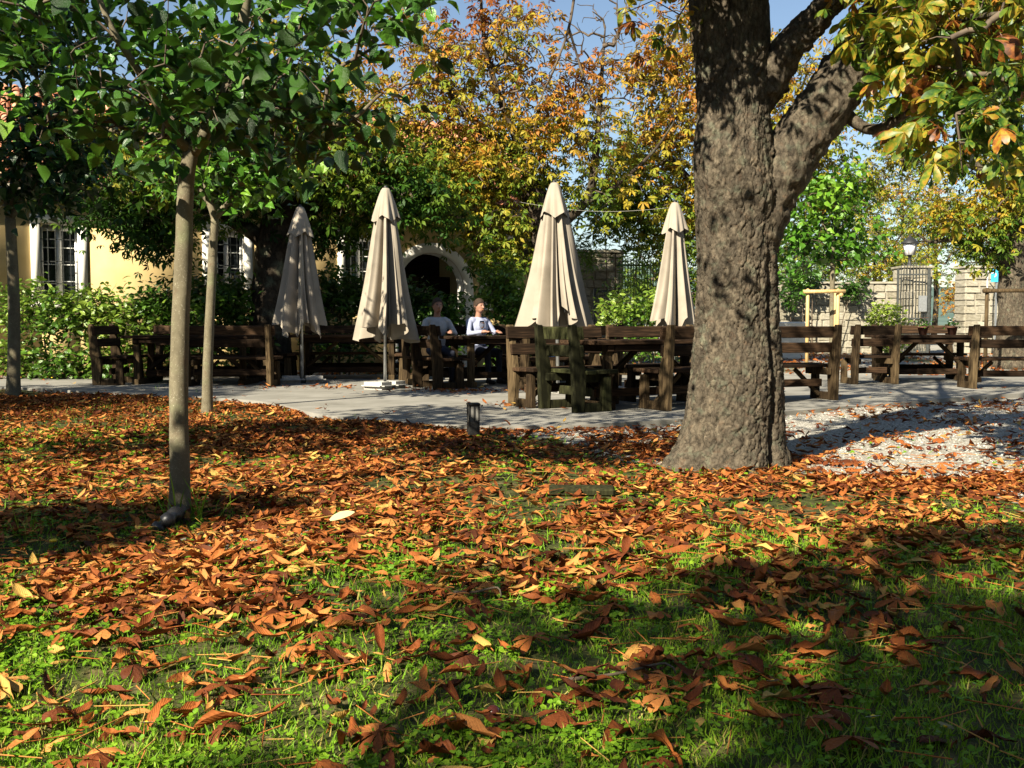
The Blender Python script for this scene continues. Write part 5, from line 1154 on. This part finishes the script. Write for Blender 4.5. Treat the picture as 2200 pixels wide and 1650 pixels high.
bv = node(N, 'ShaderNodeBump', i_Strength=.22, i_Distance=.012); L.new(m3.outputs[0], bv.inputs['Height']); L.new(bv.outputs[0], P.inputs['Normal'])
xs, ys = [], []
for (a, b, dm) in [(2.1, 5.2, 800), (5.2, 8, 1200), (8, 13, 1200), (13, 20, 300)]:
    x, y = sample_view(int(area(a, b) * dm), a, b, leaf_density, dm); xs.append(x); ys.append(y)
x, y = np.concatenate(xs), np.concatenate(ys); n = len(x)
up = np.array([0, 0, 1.]) + rng.normal(size=(n, 3)) * .2; up[:, 2] *= np.where(rng.random(n) < .12, -1, 1)
fw = rng.normal(size=(n, 3)) * [1, 1, .25]; MX = frames(up, fw); sc = np.where(rng.random(n) < .3, rng.uniform(.035, .08, n), rng.uniform(.075, .165, n)) * np.where(y > 4.6, .86, 1)
pos = np.stack([x, y, surf(x, y) + .016 + rng.random(n) * .02], 1); pos -= MX[:, :, 1] * (sc * .5)[:, None]
pos[:, 2] = np.maximum(pos[:, 2], surf(x, y) + .008)
ti = np.clip(.43 + .25 * rng.normal(size=n) + .22 * (fbm(x * 2, y * 2, 4.) - .5) + np.where(rng.random(n) < .025, .45, 0), 0, 1); kd = rng.integers(0, len(FL), n)
vis = inframe(pos, -5); own = np.zeros(n, bool); own[np.argsort(np.where(vis, -sc / y, 0))[:300]] = True; own &= vis
lib = {}
for i in np.where(own)[0]:
    tbn = int(np.clip(ti[i] * 5, 0, 4)); key = (int(kd[i]), tbn)
    if key not in lib:
        v, fc = FL[key[0]]; me = mesh_np('fallen_leaf', v, fc, np.full(len(fc), (tbn + .5) / 5)); me.materials.append(M['fallen_single'])
        for nm, vals in (('lt', np.repeat([0, .14, .32, .5, .68, .84, 1], 5)), ('lu', np.tile([1, .5, 0, .5, 1], 7)), ('on', np.ones(35))):
            at2 = me.attributes.new(nm, 'FLOAT', 'POINT'); at2.data.foreach_set('value', vals.astype(np.float32)); lib[key] = me
    o = bpy.data.objects.new('fallen_leaf', lib[key]); COL.objects.link(o); mm = np.eye(4); mm[:3, :3] = MX[i] * sc[i]; mm[:3, 3] = pos[i]; o.matrix_world = Matrix(mm.tolist())
    cw = ('dark brown', 'reddish brown', 'rust orange', 'light orange tan', 'yellowish')[tbn]; pxx = proj(pos[i])[0][0]; wh = 'at the lower left' if pxx < 730 else 'at the bottom centre' if pxx < 1470 else 'at the lower right'
    tag(o, f'curled {cw} chestnut leaf lying in the grass {wh}', 'fallen leaf', 'single fallen leaves in the foreground')
def thin(v):
    g = np.asarray(v).reshape(7, 5, 3)[[0, 2, 4, 6]][:, [0, 2, 4]].reshape(-1, 3); fc = []
    for i in range(3):
        for j in range(2): q = 3 * i + j; fc += [(q, q + 1, q + 4), (q, q + 4, q + 3)]
    return g, np.array(fc)
b = NP(); nearl = pos[:, 1] < 4.0
for k in range(len(FL) * 2):
    nr = k >= len(FL); k = k % len(FL); s = (kd == k) & ~own & (nearl if nr else ~nearl); v, fc = FL[k] if nr else thin(FL[k][0])
    if not s.any(): continue
    V, F = scatter(v, fc, MX[s], pos[s], sc[s]); b.add(V, F, np.repeat(ti[s], len(fc)))
# whole compound leaves and loose leaf stalks among them
x, y = sample_view(900, 2.2, 9, lambda x, y: 1. * ~in_terrace(x, y), 1.); n3 = len(x); kk = rng.integers(0, 5, n3)
for k in range(5):
    s_ = kk == k; v, fc = PALM_N[k]; v = v * [1, 1, .45]; v = v + [0, -.4, .12]; V, F = scatter(v, fc, frames(np.array([0, 0, 1.]) + rng.normal(size=(s_.sum(), 3)) * .15, rng.normal(size=(s_.sum(), 3)) * [1, 1, 0]), np.stack([x[s_], y[s_], gheight(x[s_], y[s_]) + .02], 1), rng.uniform(.15, .27, s_.sum())); b.add(V, F, np.repeat(np.clip(.35 + .2 * rng.normal(size=s_.sum()), 0, 1), len(fc)))
x, y = sample_view(2600, 2.2, 8, lambda x, y: 1. * ~in_terrace(x, y), 1.); n3 = len(x); th = rng.random(n3) * 6.28; ln = rng.uniform(.06, .17, n3); z_ = gheight(x, y) + .03
P0 = np.stack([x, y, z_], 1); P1 = P0 + np.stack([np.cos(th) * ln, np.sin(th) * ln, rng.normal(size=n3) * .012], 1); V, F = segs(P0, P1, np.full(n3, .0022), np.full(n3, .0014), 4); b.add(V, F, np.repeat(np.clip(.7 + .2 * rng.normal(size=n3), 0, 1), 4))
# leaves lying farther off, behind the terrace and on the benches
x, y = sample_view(26000, 18, 35, lambda x, y: 100 * (fbm(x * .8, y * .8, 21., 3) > .42) * ~in_terrace(x, y) * np.where(x < 1.5, (y < 23), 1), 160); n2 = len(x)
v, fc = leaf_blade([0, .6, 1], [.01, .17, .004], .6, 1.); V, F = scatter(v, fc, frames(np.array([0, 0, 1.]) + rng.normal(size=(n2, 3)) * .5, rng.normal(size=(n2, 3))), np.stack([x, y, np.full(n2, .03) + gheight(x, y)], 1), rng.uniform(.12, .22, n2)); b.add(V, F, np.repeat(np.clip(.5 + .2 * rng.normal(size=n2), 0, 1), len(fc)))
tag(link('leaf_litter', b.mesh('leaf_litter'), M['fallen']), 'carpet of orange brown fallen chestnut leaves over lawn and terrace', 'leaf litter', kind='stuff')

def gdens(x, y): return (1 - .72 * sstep(3.9, 5.2, y - .15 * x) * sstep(-4.2, -2.2, x)) * np.clip(1 - gravel_f(x, y) * 1.1, .04, 1) * (.35 + 1.0 * np.clip(fbm(x * 1.4, y * 1.4, 31., 3) * 2 - .55, 0, 1)) * ~in_terrace(x, y)
gb = NP(); blade = np.array([(-.055, 0, 0), (.055, 0, 0), (.04, .12, .55), (-.04, .12, .55), (.0, .42, 1.)]); bq = np.array([(0, 1, 2), (0, 2, 3), (3, 2, 4)])
for (a, bb, cntm, hgt) in [(2.1, 3.6, 10000, .036), (3.6, 5.6, 4200, .042), (5.6, 9, 900, .05), (9, 13, 250, .055)]:
    x, y = sample_view(int(area(a, bb) * cntm), a, bb, gdens, 1.); n = len(x)
    V, F = scatter(blade, bq, frames(np.array([0, 0, 1.]) + rng.normal(size=(n, 3)) * .38, rng.normal(size=(n, 3)) * [1, 1, .1]), np.stack([x, y, gheight(x, y) - .004], 1), hgt * rng.uniform(.5, 1.35, n))
    gb.add(V, F, np.repeat(np.clip(.2 + .75 * fbm(x * 1.5, y * 1.5, 8., 3) * rng.uniform(.5, 1.2, n) + np.where(rng.random(n) < .12, .5, 0), 0, 1), 3))
tag(link('grass', gb.mesh('grass'), M['grass']), 'short green lawn grass between the fallen leaves', 'grass', kind='stuff')
cb = NP(); cv = np.array([(0, 0, 0), (-.42, .35, .10), (-.36, .8, .12), (0, 1, .06), (.36, .8, .12), (.42, .35, .10)]); cf = np.array([(0, 2, 1), (0, 3, 2), (0, 4, 3), (0, 5, 4)])
for (a, bb, cntm, sz) in [(2.1, 3.8, 2300, .016), (3.8, 6, 1100, .02), (6, 10, 260, .03)]:
    x, y = sample_view(int(area(a, bb) * cntm), a, bb, lambda x, y: gdens(x, y) * (.25 + .75 * sstep(.40, .56, fbm(x * 1.1 + 9, y * 1.1, 3., 3))), 1.); n = len(x)
    h = gheight(x, y) + rng.uniform(.012, .036, n); th = rng.random(n) * 6.28
    for k in range(3):
        ang = th + k * 2.094; V, F = scatter(cv, cf, frames(np.array([0, 0, 1.]) + rng.normal(size=(n, 3)) * .3, np.stack([np.cos(ang), np.sin(ang), 0 * ang], 1)), np.stack([x, y, h], 1), sz * rng.uniform(.45, 1.35, n)); cb.add(V, F, np.repeat(np.clip(.2 + .5 * rng.random(n), 0, 1), 4))
tag(link('clover', cb.mesh('clover'), M['grass']), 'low clover leaves growing through the lawn', 'clover', kind='stuff')
# taller tufts and weeds
tfb = NP()
for (tx, ty, cn, hh) in [(400, 1120, 26, .22), (330, 1110, 10, .14), (60, 1150, 20, .16), (470, 1110, 12, .13), (640, 905, 12, .10), (760, 905, 10, .12), (930, 1145, 8, .05), (1640, 1240, 26, .07), (930, 1080, 14, .05), (1290, 1130, 12, .05), (1630, 1005, 10, .09), (340, 845, 8, .16), (430, 850, 6, .15), (1950, 940, 6, .10)]:
    g = gp(tx, ty); n = cn; p = g + rng.normal(size=(n, 3)) * [.07, .05, 0]; p[:, 2] = gheight(p[:, 0], p[:, 1]) - .005
    V, F = scatter(np.array([(-.018, 0, 0), (.018, 0, 0), (.014, .2, .6), (-.014, .2, .6), (0, .55, .9)]), bq, frames(np.array([0, 0, 1.]) + rng.normal(size=(n, 3)) * .3, rng.normal(size=(n, 3)) * [1, 1, .1]), p, hh * rng.uniform(.5, 1.3, n)); tfb.add(V, F, np.repeat(rng.uniform(.3, .95, n), 3))
tag(link('grass_tufts', tfb.mesh('grass_tufts'), M['grass']), 'tufts of longer grass around trunk foot and terrace edge', 'grass', kind='stuff')
# loose pebbles
pv = np.array([(0, 0, .5), (.55, 0, 0), (.17, .5, .05), (-.45, .3, 0), (-.45, -.3, .05), (.17, -.5, 0)]); pf = np.array([(0, 1, 2), (0, 2, 3), (0, 3, 4), (0, 4, 5), (0, 5, 1)])
x1, y1 = sample_view(80000, 3.2, 7, lambda x, y: sstep(.35, .9, gravel_f(x, y)), 1.); x2, y2 = sample_view(65000, 7, 12.5, lambda x, y: sstep(.35, .9, gravel_f(x, y)) * ~in_terrace(x, y), 1.); x, y = np.concatenate([x1, x2]), np.concatenate([y1, y2]); n = len(x)
V, F = scatter(pv, pf, frames(np.array([0, 0, 1.]) + rng.normal(size=(n, 3)) * .25, rng.normal(size=(n, 3))), np.stack([x, y, gheight(x, y)], 1), rng.uniform(.22, 1., n) ** 2 * .026)
pb = NP(); pb.add(V, F, np.repeat(rng.random(n), 5))
mP, N, L, P = mat('pebble'); a = N.new('ShaderNodeAttribute'); a.attribute_name = 'tint'; r = ramp(N, L, a.outputs['Fac'], [(0, (.18, .165, .13)), (.5, (.36, .34, .29)), (1, (.55, .53, .48))]); L.new(r.outputs[0], P.inputs['Base Color']); P.inputs['Roughness'].default_value = .85
tag(link('gravel', pb.mesh('gravel'), mP), 'pale gravel spread around the huge trunk', 'gravel', kind='stuff')
# conkers, daisies, dandelions
def ball_mesh(name, r, m):
    bm = bmesh.new(); bmesh.ops.create_icosphere(bm, subdivisions=2, radius=r)
    for v in bm.verts: v.co.z *= .85
    me = bpy.data.meshes.new(name); bm.to_mesh(me); bm.free(); me.polygons.foreach_set('use_smooth', np.ones(len(me.polygons), bool)); me.materials.append(M[m]); return me
cm = ball_mesh('conker', .019, 'conker')
for (x, y) in [(1770, 925), (1757, 918), (1688, 948), (1725, 945), (1822, 972), (1893, 985), (1912, 980), (1928, 955), (1995, 970), (2010, 975), (2018, 968), (1868, 1007), (1902, 1025), (1925, 1023), (1965, 1028), (1735, 1022), (2148, 918), (2185, 992), (1915, 1033), (1880, 992), (1985, 988), (2060, 905), (1212, 1156), (1060, 1560)]:
    g = gp(x, y); o = bpy.data.objects.new('conker', cm); COL.objects.link(o); o.location = (g[0], g[1], float(gheight(g[0], g[1])) + .02); o.rotation_euler = (rng.random(), rng.random(), 0)
    tag(o, *(('conker lying in the leaves below the wood scrap', 'conker') if (x, y) == (1212, 1156) else ('glossy conker lying in the shaded grass at the bottom', 'conker') if y == 1560 else ('brown conker lying on the pale gravel right of the huge trunk', 'conker', 'conkers on the gravel')))
fm_ = bmesh.new()
for k in range(12):
    a = k * math.pi / 6; c, s = math.cos(a), math.sin(a)
    q = [fm_.verts.new((r * c - w * s, r * s + w * c, z)) for r, w, z in ((.003, -.0015, 0), (.012, -.0028, .002), (.014, 0, .0015), (.012, .0028, .002), (.003, .0015, 0))]; fm_.faces.new(q)
fme = bpy.data.meshes.new('petals'); fm_.to_mesh(fme); fm_.free(); fme.materials.append(M['daisy']); ctr = ball_mesh('flower_centre', .0045, 'yellow'); dand = ball_mesh('dandelion_head', .016, 'yellow')
stem = lathe([(0, -.03), (.0015, -.03), (.0015, 0), (0, 0)], 5); stem.materials.append(M['grass'])
for (x, y) in [(316, 1592), (420, 1270), (205, 1325), (372, 1512), (947, 1316), (838, 1207), (972, 1590), (1240, 1280), (790, 1478), (2030, 1611), (1875, 1590), (930, 1505), (1660, 1500)]:
    g = gp(x, y); o = empty('daisy', (g[0], g[1], float(gheight(g[0], g[1])) + .04)); o.rotation_euler = (R(-25), R(rng.normal() * 12), 0); link('petals', fme, None, o, scale=(1.5,) * 3); link('flower_centre', ctr, None, o, (0, 0, .002), scale=(1.4,) * 3); link('stem', stem, None, o); tag(o, 'small white daisy open in the foreground grass', 'daisy', 'daisies in the lawn')
for (x, y, lb_) in [(115, 1187, 'large yellow dandelion at the left in the shaded grass'), (112, 822, 'small yellow dandelion at the terrace edge, far left'), (213, 873, 'small yellow dandelion in the leaves left of the slim trunks')]:
    g = gp(x, y); h = .06 if y > 1000 else .09; o = empty('dandelion', (g[0], g[1], float(gheight(g[0], g[1])) + h)); link('dandelion_head', dand, None, o, scale=(1.1, 1.1, .6)); link('stem', stem, None, o, scale=(1.3, 1.3, h / .03)); tag(o, lb_, 'dandelion')
# one pale yellow oval leaf lying in the litter
v, fc = leaf_blade([0, .2, .5, .8, 1], [.06, .2, .26, .2, .05], .1, .3); me = mesh_np('pale_leaf', v, fc, np.full(len(fc), 1.)); me.materials.append(m_plain('pale_yellow_leaf', (.55, .47, .22), .6))
g = gp(735, 1142); o = link('pale_leaf', me, None, loc=(g[0] - .06, g[1], float(gheight(g[0], g[1])) + .06), rot=(R(25), R(20), R(-65)), scale=(.13,) * 3); tag(o, 'pale yellow oval leaf standing out among the brown leaves', 'fallen leaf')
